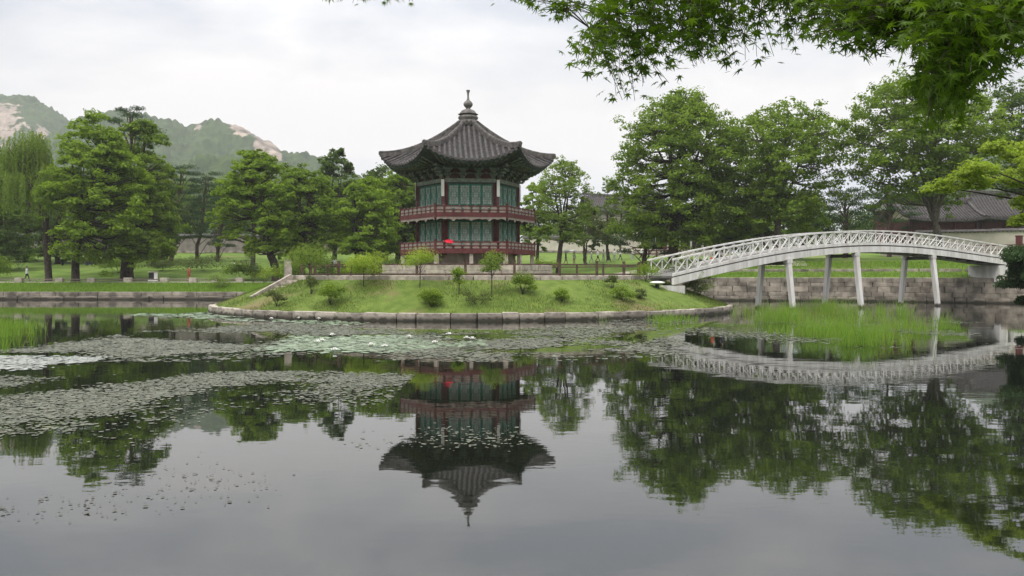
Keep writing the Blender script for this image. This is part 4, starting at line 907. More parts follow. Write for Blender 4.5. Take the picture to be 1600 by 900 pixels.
# ------------------------------------------------------------------ pine and light maple on the near right shore
pine('pine_tree', 'dark pine bough leaning over the water near the red gate', 1600, 45, 388, 66, 476, 41, 1668, 24, 700, .16, group='pines round the pond', base=.8, fl=.5)
rng = np.random.default_rng(52); rg = random.Random(52); mx0 = (22.6, 30.0); mz0 = ground_z(*mx0)
lmap = thing('maple_tree', 'light lime green maple reaching in layers over the tiled hall', 'tree', (mx0[0], mx0[1], mz0 - .05), 0, 'trees round the pond')
tm = MB(); f0 = Vector((0, 0, 3.2)); tm.tube([(0, 0, 0), (0, 0, .3), (-.1, .05, 1.6), f0], [.24, .19, .17, .15], 9, False); Cs, Ns, Ti = [], [], []
spr = [(1585, 246, .95), (1540, 262, .9), (1510, 285, 1.0), (1470, 292, .75), (1565, 285, 1.0), (1600, 268, 1.0), (1590, 345, .6), (1625, 330, 1.0), (1640, 250, 1.2), (1640, 290, 1.2), (1680, 230, 1.3), (1700, 280, 1.3), (1660, 320, 1.0), (1560, 232, .7), (1610, 225, .9), (1740, 250, 1.2), (1720, 320, 1.2), (1600, 318, .7), (1520, 268, .7)]
for (px, py, w) in spr:
    D = 30 + rg.uniform(-1.6, 1.2); p = pix(px, py, D) - Vector((mx0[0], mx0[1], mz0 - .05)); w *= .62
    st = Vector((0, 0, rg.uniform(2.4, 3.3))); tm.tube([st, st.lerp(p, .4) + Vector((0, 0, .25)), st.lerp(p, .75) + Vector((0, 0, .12)), p], [.075, .05, .03, .012], 6, False)
    for s_ in range(7):
        q = p + Vector((rg.uniform(-1, 1) * w, rg.uniform(-.8, .8) * w, rg.uniform(-.28, .28) * w)); n = 150
        c, n_ = clump_leaves(np.array(q), .42 * w + .12, .22, n, rng, .7); Cs.append(c); Ns.append(n_); Ti.append(np.clip(rng.normal(rg.uniform(.35, .65), .2, n), 0, 1)); tm.tube([p, q], [.012, .005], 4, False)
Vv, Ff = leaf_quads(np.vstack(Cs), np.vstack(Ns), .10, .75, rng); link('crown', np_mesh('crown', Vv, Ff, LM['lime'], tint=np.repeat(np.concatenate(Ti), 4)), lmap); tm.build('trunk', M_bark, lmap, True)

# ------------------------------------------------------------------ near maple overhead: star leaves on twigs
rng = np.random.default_rng(91); rg = random.Random(91)
M_mleaf = leaf_mat('maple_leaf', (0.04, 0.08, 0.012), (0.11, 0.17, 0.024), 0.38, .55, .2, (1.5, 1.6, 0.45))
M_oleaf = leaf_mat('maple_leaf_single', (0.04, 0.08, 0.012), (0.11, 0.17, 0.024), 0.38, .55, .2, (1.5, 1.6, 0.45), True)
def star_leaf():
    lob = [(-128, .42), (-84, .74), (-41, .93), (0, 1.0), (41, .93), (84, .74), (128, .42)]; pts = [(0, -.12)]
    for q, (a, l) in enumerate(lob):
        a_ = R(a)
        for da, ll in ((-9, .52), (0, 1.0), (9, .52)): pts.append((l * ll * math.sin(a_ + R(da)), l * ll * math.cos(a_ + R(da))))
        if q < 6: b_ = R((a + lob[q + 1][0]) / 2); m = .26 * (l + lob[q + 1][1]) / 1.6; pts.append((m * math.sin(b_), m * math.cos(b_)))
    return [(x, y, -.16 * (x * x + y * y)) for x, y in pts]
SL = np.array(star_leaf()); nSL = len(SL); SLf = [(0, q, q + 1) for q in range(1, nSL - 1)]
sl_mb = MB(); sl_mb.add(SL * .037, SLf); sl_me = sl_mb.mesh('leaf', M_oleaf)
MT = (5.2, 2.4); MTZ = ground_z(*MT); near = thing('maple_tree', 'overhanging dark maple with star shaped leaves across the upper corner', 'tree', (MT[0], MT[1], MTZ - .05), 0, 'trees round the pond')
OR = Vector((MT[0], MT[1], MTZ - .05)); tb = MB()
tb.tube([(0, 0, 0), (0, 0, .25), (.05, 0, 1.5), (-.05, .1, 3.0), (.05, .2, 4.2)], [.26, .2, .17, .15, .1], 10, False)
boughs = [[(5.15, 2.5, 3.7), (3.6, 3.1, 4.1), (2.4, 3.45, 4.16), (1.3, 3.65, 4.06), (.75, 3.75, 3.92), (.36, 3.85, 3.74)], [(5.2, 2.55, 4.3), (3.4, 3.4, 4.5), (1.6, 3.8, 4.48), (.3, 4.0, 4.3), (-.5, 4.1, 4.15), (-.85, 4.15, 4.05)],
          [(5.15, 2.5, 3.5), (3.4, 2.8, 3.85), (2.4, 2.95, 3.78), (1.85, 3.0, 3.66), (1.6, 3.05, 3.5)], [(5.15, 2.5, 3.6), (3.5, 3.0, 4.05), (2.5, 3.2, 4.0), (1.7, 3.4, 3.92)]]
bpts = []
for bq in boughs:
    v = [Vector(p) - OR for p in bq]; dense = []
    for a, b_ in zip(v[:-1], v[1:]):
        for q in range(6): dense.append(a.lerp(b_, q / 6) + Vector((rg.uniform(-.012, .012), rg.uniform(-.012, .012), rg.uniform(-.012, .012))))
    dense.append(v[-1]); nb = len(dense); tb.tube(dense, [.026 * (1 - .94 * q / (nb - 1)) for q in range(nb)], 6, False); bpts += dense[3:]
def in_poly(x, y, poly):
    c = False; j_ = len(poly) - 1
    for i_ in range(len(poly)):
        if (poly[i_][1] > y) != (poly[j_][1] > y) and x < (poly[j_][0] - poly[i_][0]) * (y - poly[i_][1]) / (poly[j_][1] - poly[i_][1]) + poly[i_][0]: c = not c
        j_ = i_
    return c
lobes_ = [([(940, -30), (925, 60), (880, 88), (900, 106), (945, 112), (1000, 122), (1060, 108), (1130, 112), (1200, 88), (1235, 92), (1240, 60), (1330, 62), (1345, -30)], 300, (3.2, 4.2), 10, 26),
          ([(1000, 110), (940, 148), (985, 160), (1040, 140), (1060, 118)], 16, (3.4, 4.0), 7, 24),
          ([(1230, -40), (1240, 60), (1300, 68), (1335, 98), (1360, 85), (1420, 70), (1440, -40)], 185, (2.9, 3.9), 10, 32),
          ([(1415, -40), (1412, 60), (1430, 110), (1480, 125), (1540, 125), (1585, 105), (1640, 60), (1640, -40)], 300, (2.4, 3.4), 10, 42),
          ([(1430, 100), (1440, 180), (1450, 215), (1480, 205), (1515, 170), (1580, 110)], 95, (2.6, 3.4), 9, 75),
          ([(755, -14), (765, 3), (830, 13), (870, 26), (892, 16), (885, -14)], 34, (3.9, 4.2), 7, 30), ([(500, -12), (505, 7), (560, 5), (620, 13), (640, 2), (640, -12)], 20, (4.0, 4.2), 5, 40),
          ([(1640, -60), (1660, 100), (1900, 80), (2100, -60)], 60, (2.4, 3.4), 8, 35), ([(900, -60), (960, -170), (1900, -200), (1900, -40)], 260, (3.0, 4.2), 9, 30)]  # last lobe: unseen upper leaves, thickened to shade those below
leaves = []
for poly, n, (d0, d1), per, tilt in lobes_:
    xs_ = [p[0] for p in poly]; ys_ = [p[1] for p in poly]; k = 0
    while k < n:
        px, py = rg.uniform(min(xs_), max(xs_)), rg.uniform(min(ys_), max(ys_))
        if not in_poly(px, py, poly): continue
        k += 1; e = pix(px, py, rg.uniform(d0, d1)) - OR; st = min(bpts, key=lambda q: (q - e).length + rg.uniform(0, .25)); mid = st.lerp(e, .5) + Vector((rg.uniform(-.03, .03), rg.uniform(-.03, .03), .04))
        tb.tube([st, mid, e], [.0022, .0016, .001], 4, False)
        for q in range(per):
            t_ = rg.uniform(.55, 1.0); p = mid.lerp(e, (t_ - .5) * 2) + Vector((rg.gauss(0, .035), rg.gauss(0, .035), rg.gauss(0, .018)))
            rot = Matrix.Rotation(rg.uniform(0, 6.28), 3, 'Z') @ Matrix.Rotation(R(-rg.gauss(28, tilt * .55)), 3, 'X') @ Matrix.Rotation(R(rg.gauss(0, tilt * .6)), 3, 'Y'); leaves.append((p, rot, rg.uniform(.55, 1.3), (px, py)))
def scr(p): q = p + OR; return (q.x / q.y * FOC + 800, HORIZON - (q.z - EYE) / q.y * FOC, q.y)
vis = sorted(range(len(leaves)), key=lambda k: (-1 if (-5 < scr(leaves[k][0])[1] < 230 and 880 < scr(leaves[k][0])[0] < 1590) else 1) * leaves[k][2] / leaves[k][0].__add__(OR).y)[:300]
single = set(vis); LV = []; LT = []
for k, (p, rot, s_, _) in enumerate(leaves):
    if k in single: link('leaf', sl_me, near, p, rot.to_euler(), (s_, s_, s_))
    else: LV.append((SL * (.037 * s_)) @ np.array(rot).T + np.array(p)); LT += [min(1, max(0, rg.gauss(.5, .22)))] * nSL
LV = np.vstack(LV); nl = len(LV) // nSL; LF = (np.arange(nl)[:, None, None] * nSL + np.array(SLf)[None]).reshape(-1, 3)
tag(link('leaves', np_mesh('leaves', LV, LF, M_mleaf, tint=LT), near), kind='stuff'); tb.build('trunk', M_bark, near, True)

# ------------------------------------------------------------------ palace walls and halls
def palace_wall(label, pts, h, th, m, cap_m, cap_h=.45, cap_w=.9, base_h=.35):
    e = thing('palace_wall', label, 'wall'); body, cap, bs = MB(), MB(), MB()
    for (x0, y0), (x1, y1) in zip(pts[:-1], pts[1:]):
        n = max(1, int(math.dist((x0, y0), (x1, y1)) / 6)); ang = math.atan2(y1 - y0, x1 - x0)
        for k in range(n):
            t0, t1 = k / n, (k + 1) / n; cx, cy_ = x0 + (x1 - x0) * (t0 + t1) / 2, y0 + (y1 - y0) * (t0 + t1) / 2; ln = math.dist((x0, y0), (x1, y1)) / n; g = ground_z(cx, cy_)
            c, s_ = math.cos(ang), math.sin(ang)
            body.box((cx, cy_, g + h / 2 - .1), (ln, th, h + .2), ang); bs.box((cx, cy_, g + base_h / 2), (ln + .002, th + .16, base_h), ang)
            pr = MB().prism([(-cap_w / 2, 0), (cap_w / 2, 0), (cap_w / 2, .1), (0, cap_h), (-cap_w / 2, .1)], -ln / 2 - .001, ln / 2 + .001)
            cap.add([(cx + (-s_) * vx + c * vy, cy_ + c * vx + s_ * vy, g + h + vz + .003) for vx, vy, vz in pr.v], pr.f)
            for q in range(int(ln / .42)):                       # round tile ends under the cap
                o_ = -ln / 2 + .2 + .42 * q
                for sd_ in (-1, 1): cap.box((cx + c * o_ - s_ * sd_ * cap_w * .48, cy_ + s_ * o_ + c * sd_ * cap_w * .48, g + h + .02), (.16, .12, .15), ang)
    body.build('wall_body', m, e); cap.build('tile_cap', cap_m, e); bs.build('base_course', M_bankstone, e); return e
palace_wall('long grey palace wall with a dark tile cap behind the lawn pines', [(-95, 148), (-58, 147), (-25, 147), (-8, 147)], 2.9, .6, M_wallg, M_tile)
palace_wall('beige palace wall with a tile cap behind the lawn beside the pavilion', [(2, 146), (22, 144), (24, 136)], 2.5, .6, M_plaster, M_tile)
palace_wall('cream wall with a pale tile cap before the dark red hall', [(47, 97), (62, 92), (80, 90)], 2.9, .5, M_plaster, M_tilep, .34, .8)

def hall(name, label, x, y, z, L_, Dp, wh, rh, rz, wall_m, col_m, n_bay, over=1.3, gable=None, doors_=True, base=.5, rise=.5):
    e = thing(name, label, 'building', (x, y, z), rz)
    MB().box((0, 0, base / 2 - .3), (L_ + 1.2, Dp + 1.2, base + .6)).build('stone_base', M_kerb, e)
    MB().box((0, 0, base + wh / 2), (L_ - .3, Dp - .3, wh)).build('wall', wall_m, e)
    cm = MB().tube([(0, 0, base), (0, 0, base + wh)], .17, 8).mesh('column', col_m, True)
    for k in range(n_bay + 1):
        for sy in (-1, 1): link('column', cm, e, (-L_ / 2 + .1 + (L_ - .2) * k / n_bay, sy * (Dp / 2 - .1), 0))
    if doors_:
        bw = L_ / n_bay; dm = MB().box((0, 0, wh * .3), (bw * .62, .06, wh * .56)); dm = dm.mesh('door', M_red)
        pm_ = MB()
        for q in range(4): pm_.box((-bw * .23 + bw * .153 * q, -.035, wh * .36), (bw * .11, .02, wh * .34))
        pm_ = pm_.mesh('paper', M_paper)
        for k in range(n_bay):
            d = link('door', dm, e, (-L_ / 2 + bw * (k + .5), -Dp / 2 + .12, base + .25)); link('paper', pm_, d)
    MB().box((0, -Dp / 2 + .02, base + wh - .2), (L_ - .5, .22, .34)).build('lintel', M_dgreen, e)
    # curved tile roof with rounded rows
    zt = base + wh; nu, nv = 24, 8; half = Dp / 2 + over; lr = L_ / 2 + over; rf = MB()
    def rp(u, v, s_):             # u along -1..1, v 0 ridge..1 eave
        zz = zt + rh * (1 - v) ** 1.35 - .15 + rise * (abs(u) ** 4) * v; return (u * lr * (1 - .0 * v), s_ * half * v, zz)
    for s_ in (-1, 1):
        g_ = [rp(-1 + 2 * a / nu, b_ / nv, s_) for b_ in range(nv + 1) for a in range(nu + 1)] + [tuple(Vector(rp(-1 + 2 * a / nu, b_ / nv, s_)) - Vector((0, 0, .22))) for b_ in range(nv + 1) for a in range(nu + 1)]
        w_ = nu + 1; o_ = w_ * (nv + 1); f = [(b_ * w_ + a, b_ * w_ + a + 1, (b_ + 1) * w_ + a + 1, (b_ + 1) * w_ + a) for b_ in range(nv) for a in range(nu)]; f += [tuple(o_ + i_ for i_ in q) for q in f]
        f += [(nv * w_ + a, nv * w_ + a + 1, o_ + nv * w_ + a + 1, o_ + nv * w_ + a) for a in range(nu)] + [(b_ * w_ + c_, (b_ + 1) * w_ + c_, o_ + (b_ + 1) * w_ + c_, o_ + b_ * w_ + c_) for b_ in range(nv) for c_ in (0, nu)]; rf.add(g_, f)
    ro = rf.build('roof', M_tile, e)
    tr_ = MB(); nt_ = int(2 * lr / .42)
    for q in range(nt_ + 1):
        u = -1 + 2 * q / nt_
        for s_ in (-1, 1): tr_.tube([Vector(rp(u, b_ / 5, s_)) + Vector((0, 0, .03)) for b_ in range(6)], .105, 5)
    tag(tr_.build('tile_rows', M_tile, ro, True), kind='stuff')
    rg_ = MB()
    for a in range(nu): rg_.bar(Vector(rp(-1 + 2 * a / nu, 0, 1)) + Vector((0, 0, .18 + .3 * abs(-1 + 2 * a / nu) ** 3)), Vector(rp(-1 + 2 * (a + 1) / nu, 0, 1)) + Vector((0, 0, .18 + .3 * abs(-1 + 2 * (a + 1) / nu) ** 3)), .4, .5)
    for u in (-.93, .93):
        for s_ in (-1, 1): rg_.tube([Vector(rp(u, b_ / 5, s_)) + Vector((0, 0, .2)) for b_ in range(6)], .2, 6)
    rg_.build('ridge', M_tilep, ro)
    if gable:
        for s_ in (-1, 1): MB().add([(s_ * (L_ / 2 - .1), -Dp / 2, zt - .05), (s_ * (L_ / 2 - .1), Dp / 2, zt - .05), (s_ * (L_ / 2 - .1), 0, zt + rh * .8), (s_ * (L_ / 2 - .4), -Dp / 2, zt - .05), (s_ * (L_ / 2 - .4), Dp / 2, zt - .05), (s_ * (L_ / 2 - .4), 0, zt + rh * .8)], [(0, 1, 2), (5, 4, 3), (0, 2, 5, 3), (1, 4, 5, 2), (0, 3, 4, 1)]).build('gable', gable, e)
    return e
hx = pixX(1640, 118); hall('palace_hall', 'dark red palace hall under a broad grey tiled roof at the frame edge', hx, 118, 5.2, 22, 8, 4.6, 3.9, R(-6), M_red, M_red, 7, 1.4, M_plaster)
hall('palace_hall', 'smaller tiled hall half hidden by the grey trunked tree', pixX(1455, 116), 116, 5.6, 9.5, 6, 4.0, 2.6, R(4), M_red, M_red, 3, 1.0, M_plaster)
hall('palace_hall', 'hall with a bright cream gable above the smaller tiled roof', pixX(1428, 150), 152, 7, 8, 9, 7.0, 2.6, R(12), M_red, M_red, 3, .8, M_white2, False)
hall('palace_hall', 'hall with interior shade painted on its walls and white panels behind the huge rounded tree', pixX(1075, 134), 134, 6.0, 11, 6, 3.2, 2.2, R(-3), M_dark, M_white2, 6, .9, None, False)
hall('palace_hall', 'far cream walled hall with a grey roof behind the wispy tree', pixX(962, 172), 172, 8.6, 12, 8, 6.4, 3.4, R(10), M_plaster, M_red, 4, 1.1, M_plaster, False)
rfz = thing('red_railing', 'dark red timber railing in front of the hall with painted interior shade', 'fence', (pixX(1026, 124), 124, ground_z(pixX(1026, 124), 124)))
for z in (.55, 1.05, 1.5): MB().box((0, 0, z), (7.2, .1, .16 if z < 1.4 else .22)).build('rail', M_red, rfz)
for k in range(7): MB().box((-3.5 + k * 7 / 6, .02, .75), (.16, .16, 1.5)).build('post', M_red, rfz)

# ------------------------------------------------------------------ path fence, notice stand, bench
lf = thing('path_fence', 'low fence of pale stone blocks and a thin rail along the far bank path', 'fence'); prev = None; stb = ST_kerb
for px in (-20, 30, 93, 143, 200, 257, 302, 336, 375):
    x, y = pixX(px, 92.2), 92.2; g = ground_z(x, y); link('stone_block', rs.choice(stb), lf, (x, y, g + .28), (0, 0, rs.uniform(-.1, .1)), (.82, .5, .66))
    if prev:
        for zz in (.22, .45): MB().tube([(prev[0], prev[1], prev[2] + zz), (x, y, g + zz)], .045, 6).build('rail', M_pale, lf)
    prev = (x, y, g)
ns_x, ns_y = pixX(239, 93.4), 93.4; nsg = ground_z(ns_x, ns_y)
ns_ = thing('notice_stand', 'small black and white notice stand beside the far bank path', 'sign', (ns_x, ns_y, nsg))
MB().box((0, 0, .16), (.95, .5, .36)).build('base', M_white2, ns_); MB().box((-.12, 0, .76), (.6, .3, .82)).build('board', M_black, ns_); MB().box((.33, -.01, .8), (.28, .32, .74)).build('side_panel', M_white2, ns_); MB().box((0, 0, 1.24), (1.05, .55, .1), 0, .8).build('cap', M_kerb, ns_)
bx, by = pixX(106, 118), 118; bnch = thing('bench', 'dark low bench on the lawn behind the bright tree trunk', 'bench', (bx, by, ground_z(bx, by)))
MB().box((0, 0, .42), (1.8, .45, .09)).build('seat', M_black, bnch)
for sx in (-.75, .75): MB().box((sx, 0, .18), (.1, .4, .4)).build('leg', M_black, bnch)

# ------------------------------------------------------------------ people
def body_mesh(pose):
    J = {'pel': (0, 0, .92), 'wst': (0, 0, 1.06), 'chs': (0, 0, 1.30), 'nck': (0, .01, 1.47), 'hd0': (0, -.01, 1.56), 'hd1': (0, -.015, 1.66)}
    if pose == 'stand': lk = {'hl': (.09, 0, .88), 'kl': (.10, -.02, .49), 'al': (.11, .02, .09), 'tl': (.12, -.14, .04), 'hr': (-.09, 0, .88), 'kr': (-.10, -.02, .49), 'ar': (-.11, .02, .09), 'tr': (-.12, -.14, .04)}
    if pose == 'walk': lk = {'hl': (.09, 0, .88), 'kl': (.10, -.16, .50), 'al': (.10, -.24, .11), 'tl': (.11, -.40, .08), 'hr': (-.09, 0, .88), 'kr': (-.10, .08, .48), 'ar': (-.10, .32, .16), 'tr': (-.10, .22, .05)}
    if pose == 'sit':
        for k in J: J[k] = (J[k][0], J[k][1], J[k][2] - .74)
        lk = {'hl': (.1, -.03, .15), 'kl': (.16, -.42, .42), 'al': (.13, -.62, .1), 'tl': (.14, -.76, .05), 'hr': (-.1, -.03, .15), 'kr': (-.16, -.44, .38), 'ar': (-.13, -.66, .09), 'tr': (-.14, -.8, .05)}
    o_ = -.74 if pose == 'sit' else 0
    if pose == 'walk': ar_ = {'sl': (.19, 0, 1.40), 'el': (.24, .14, 1.14), 'wl': (.22, .06, .90), 'fl': (.21, -.02, .81), 'sr': (-.19, 0, 1.40), 'er': (-.24, -.08, 1.13), 'wr': (-.2, -.26, .98), 'fr': (-.19, -.34, .94)}
    else: ar_ = {'sl': (.19, 0, 1.40 + o_), 'el': (.25, .03, 1.13 + o_), 'wl': (.24, -.08, .89 + o_), 'fl': (.23, -.12, .79 + o_), 'sr': (-.19, 0, 1.40 + o_), 'er': (-.26, -.08, 1.15 + o_), 'wr': (-.18, -.3, 1.18 + o_), 'fr': (-.16, -.36, 1.24 + o_)}
    J.update(lk); J.update(ar_)
    E = [('pel', 'wst'), ('wst', 'chs'), ('chs', 'nck'), ('nck', 'hd0'), ('hd0', 'hd1')]
    for s_ in 'lr': E += [('pel', 'h' + s_), ('h' + s_, 'k' + s_), ('k' + s_, 'a' + s_), ('a' + s_, 't' + s_), ('chs', 's' + s_), ('s' + s_, 'e' + s_), ('e' + s_, 'w' + s_), ('w' + s_, 'f' + s_)]
    rad = {'pel': (.15, .12), 'wst': (.145, .11), 'chs': (.17, .12), 'nck': (.058, .058), 'hd0': (.082, .095), 'hd1': (.088, .10)}
    for s_ in 'lr': rad.update({'h' + s_: (.10, .10), 'k' + s_: (.062, .062), 'a' + s_: (.042, .045), 't' + s_: (.042, .034), 's' + s_: (.065, .065), 'e' + s_: (.045, .045), 'w' + s_: (.032, .032), 'f' + s_: (.036, .022)})
    ks = list(J); me = bpy.data.meshes.new('body'); me.from_pydata([J[k] for k in ks], [(ks.index(a), ks.index(b_)) for a, b_ in E], [])
    ob = bpy.data.objects.new('body_tmp', me); COL.objects.link(ob); ob.modifiers.new('s', 'SKIN'); sub = ob.modifiers.new('u', 'SUBSURF'); sub.levels = 1
    if not me.skin_vertices: 
        bm = bmesh.new(); bm.from_mesh(me); bm.verts.layers.skin.verify(); bm.to_mesh(me); bm.free()
    for k, key in enumerate(ks): me.skin_vertices[0].data[k].radius = rad[key]; me.skin_vertices[0].data[k].use_root = key == 'pel'
    dg = bpy.context.evaluated_depsgraph_get(); dg.update(); out = bpy.data.meshes.new_from_object(ob.evaluated_get(dg)); bpy.data.objects.remove(ob)
    out.name = 'body'; out.shade_smooth(); out.materials.clear()
    zo = -.74 if pose == 'sit' else 0
    idx = []
    for p in out.polygons:
        c = p.center; hand = abs(c.x) > .15 and min((c - Vector(J['f' + s_])).length for s_ in 'lr') < .13
        if c.z > 1.49 + zo or hand: idx.append(0)
        elif pose != 'sit' and c.z < .075: idx.append(3)
        elif (c.z < .93 and pose != 'sit' and not (abs(c.x) > .165)) or (pose == 'sit' and (c.y < -.12 and abs(c.x) < .24 or c.z < .24)): idx.append(2)
        else: idx.append(1)
    out['mi'] = idx; return out
BODY = {p: body_mesh(p) for p in ('stand', 'walk', 'sit')}
hairm = MB()
hv = [(0, 0, .135)]
for rf, zf in ((.55, .115), (.9, .06), (1.02, 0), (.98, -.06)):
    for k in range(10):
        a = 2 * math.pi * k / 10; f_ = 1.0; zz = zf
        if math.sin(a) < -.3 and zf < .05: zz = .04; f_ = .98
        hv.append((.098 * rf * f_ * math.cos(a), .112 * rf * f_ * math.sin(a) + .012, zz))
hairm.add(hv, [(0, 1 + k, 1 + (k + 1) % 10) for k in range(10)] + [(1 + q * 10 + k, 1 + (q + 1) * 10 + k, 1 + (q + 1) * 10 + (k + 1) % 10, 1 + q * 10 + (k + 1) % 10) for q in range(3) for k in range(10)])
HAIR = hairm.mesh('hair', M_hair, True)
CL = {}
def cloth(rgb):
    k = 'cloth_%02d_%02d_%02d' % tuple(int(c * 99) for c in rgb); return mat(k, rgb, .85, .06, 6.0)
def person(label, px, D, pose, shirt, trousers, rz, group=None, h=1.0, z=None):
    x = pixX(px, D); me = BODY[pose].copy(); 
    for m_ in (M_skin, cloth(shirt), cloth(trousers), M_black): me.materials.append(m_)
    me.polygons.foreach_set('material_index', list(BODY[pose]['mi'])); 
    e = thing('person', label, 'person', (x, D, z if z is not None else ground_z(x, D) + .02), rz, group); e.scale = (h, h, h)
    link('body', me, e); link('hair', HAIR, e, (0, -.012, 1.645 + (-.74 if pose == 'sit' else 0))); return e
WH, GY, BK, NV_ = (.68, .68, .66), (.4, .42, .46), (.025, .025, .03), (.05, .06, .10)
person('person in a white shirt and black trousers walking the bank path by the willow', 42, 95.5, 'walk', (.55, .6, .57), BK, R(95), z=ground_z(pixX(42, 95.5), 95.5) + .1)
person('person in rust orange clothes by a stone block on the bank path', 295, 95.5, 'stand', (.34, .10, .05), (.30, .09, .06), R(60), z=ground_z(pixX(295, 95.5), 95.5) + .1)
person('person in a pale grey top near the wispy bank tree', 366, 104, 'walk', (.5, .54, .6), BK, R(-80))
person('person in dark clothes sitting on the lawn nearer the bright tree trunk', 137, 117, 'sit', BK, NV_, R(20), 'people sitting on the lawn')
person('person in dark clothes sitting on the lawn further from the trunk', 151, 117.5, 'sit', NV_, BK, R(-40), 'people sitting on the lawn')
person('person in white standing in the shade behind the lime maple', 523, 108, 'stand', WH, GY, 0)
gz = lambda px, D: ground_z(pixX(px, D), D)
grp = 'visitors walking behind the island'
for px, D, pose, sh, trs, rz, lab in [
    (884, 114, 'walk', NV_, (.22, .12, .12), 70, 'visitor in navy under the grey umbrella behind the island fence'), (897, 113, 'stand', WH, (.38, .22, .22), 20, 'visitor in white under the white umbrella behind the island fence'),
    (915, 116, 'stand', GY, BK, 40, 'visitor in grey first in the line after the umbrellas'), (924, 115, 'walk', WH, GY, 80, 'visitor in white second in the line after the umbrellas'), (934, 117, 'walk', WH, BK, 85, 'visitor in white with black trousers third in the line'),
    (943, 115, 'stand', (.5, .52, .44), GY, 0, 'visitor in beige fourth in the line behind the fence'), (951, 114, 'walk', BK, BK, 60, 'visitor all in black midway in the line behind the fence'), (960, 115, 'stand', WH, GY, -30, 'visitor in white right after the one in black'),
    (969, 116, 'walk', WH, NV_, 90, 'visitor in white with navy trousers near the line end'), (988, 115, 'stand', (.6, .58, .5), GY, 10, 'visitor in cream set apart by the fence end'), (1002, 116, 'walk', WH, BK, 80, 'last visitor in white before the low dark pine')]:
    person(lab, px, D, pose, sh, trs, R(rz), grp)
parasol('umbrella', 'small white umbrella held above a visitor behind the fence', (pixX(896.5, 113), 112.7, gz(897, 113) + 1.15), .58, .72, M_whumb)
parasol('umbrella', 'small grey umbrella held beside the white one', (pixX(885, 114), 113.7, gz(884, 114) + 1.12), .56, .72, M_dkumb)
person('person in a red top standing on the bank behind the bridge railing', 1113, 87.0, 'stand', (.5, .05, .06), (.5, .42, .40), R(30))
person('person in dark clothes standing on the bank behind the bridge railing', 1129, 87.2, 'stand', BK, NV_, R(-20))

# ------------------------------------------------------------------ water plants
def water_poly(poly): return [water(*p) for p in poly]
M_pad = leaf_mat('lily_pad', (0.055, 0.064, 0.038), (0.11, 0.114, 0.078), .0, .5, .35, dead=(0.13, 0.115, 0.07)); M_padg = leaf_mat('pale_lily_pad', (0.10, 0.15, 0.08), (0.19, 0.24, 0.15), .0, .45, .4)
M_bit = mat('dark_leaf_bit', (0.06, 0.06, 0.04), .6, .2, 4.0, 0, .3)
M_padw = leaf_mat('silvery_pad', (0.16, 0.175, 0.15), (0.30, 0.31, 0.28), .0, .45, .4)
def pads(name, label, poly, dens, r, m, seed, thr=.0, nscale=.6, tilt=.035, edge=.0):
    wp = water_poly(poly); rng = np.random.default_rng(seed); A = np.array(wp); x0, y0 = A.min(0); x1, y1 = A.max(0); n = int((x1 - x0) * (y1 - y0) * dens)
    X, Y = rng.uniform(x0, x1, n), rng.uniform(y0, y1, n)
    ins = np.zeros(n, bool); j_ = len(A) - 1
    wx = X + .9 * fbm(X * .8, Y * .6, seed + 5, 4) + rng.normal(0, .7, n); wy = Y + (y1 - y0) * .07 * fbm(X * .7 + 9, Y * .5, seed + 6, 4) + rng.normal(0, .045 * (y1 - y0), n)
    for i_ in range(len(A)):
        c_ = ((A[i_, 1] > wy) != (A[j_, 1] > wy)); d_ = (A[j_, 1] - A[i_, 1]) or 1e-9
        ins ^= c_ & (wx < (A[j_, 0] - A[i_, 0]) * (wy - A[i_, 1]) / d_ + A[i_, 0]); j_ = i_
    f_ = fbm(X * nscale, Y * nscale * 1.1, seed + 1, 5); keep = ins & (f_ + rng.normal(0, .35, n) > thr); X, Y = X[keep], Y[keep]
    inisl = ((X - ICX) / (IRX + .1)) ** 2 + ((Y - ICY) / (IRY + .1)) ** 2 < 1; X, Y = X[~inisl], Y[~inisl]; n = len(X)
    if n == 0: return
    k = 8; a0_ = rng.uniform(0, 6.28, n); rr_ = r * np.clip(rng.lognormal(-.1, .38, n), .3, 2.2); tx, ty = rng.normal(0, tilt, n), rng.normal(0, tilt, n); zz = rng.uniform(.006, .016, n)
    V_ = np.empty((n, k, 3))
    for q in range(k):
        a = a0_ + (.22 + q / (k - 1) * (2 * np.pi - .44)); s_ = rr_ * (1.0 if q not in (0, k - 1) else .92); V_[:, q, 0] = X + s_ * np.cos(a); V_[:, q, 1] = Y + s_ * np.sin(a)
        V_[:, q, 2] = np.maximum(.003, zz + (V_[:, q, 0] - X) * tx + (V_[:, q, 1] - Y) * ty + .08 * rr_ * rng.uniform(0, 1, n) * (rng.random(n) < .3))
    o = link(name, np_mesh(name, V_.reshape(-1, 3), np.arange(n * k).reshape(n, k), m, tint=np.repeat(np.clip(rng.normal(.48, .24, n), 0, 1), k))); tag(o, label, 'water plants', kind='stuff'); return n
NPAD = 0
pads('lily_pads', 'mat of small grey green floating leaves left of the island', [(-260, 552), (60, 538), (200, 526), (330, 512), (480, 505), (620, 516), (700, 522), (900, 530), (1075, 536), (1060, 552), (860, 556), (560, 556), (430, 560), (250, 562), (130, 556), (-260, 566)], 230, .058, M_pad, 1, -.1)
pads('lily_pads', 'broad mat of floating leaves across the middle of the pond', [(-260, 585), (120, 588), (300, 582), (480, 580), (610, 590), (630, 604), (580, 616), (480, 632), (330, 646), (200, 660), (100, 664), (-260, 664)], 430, .036, M_pad, 2, -.1)
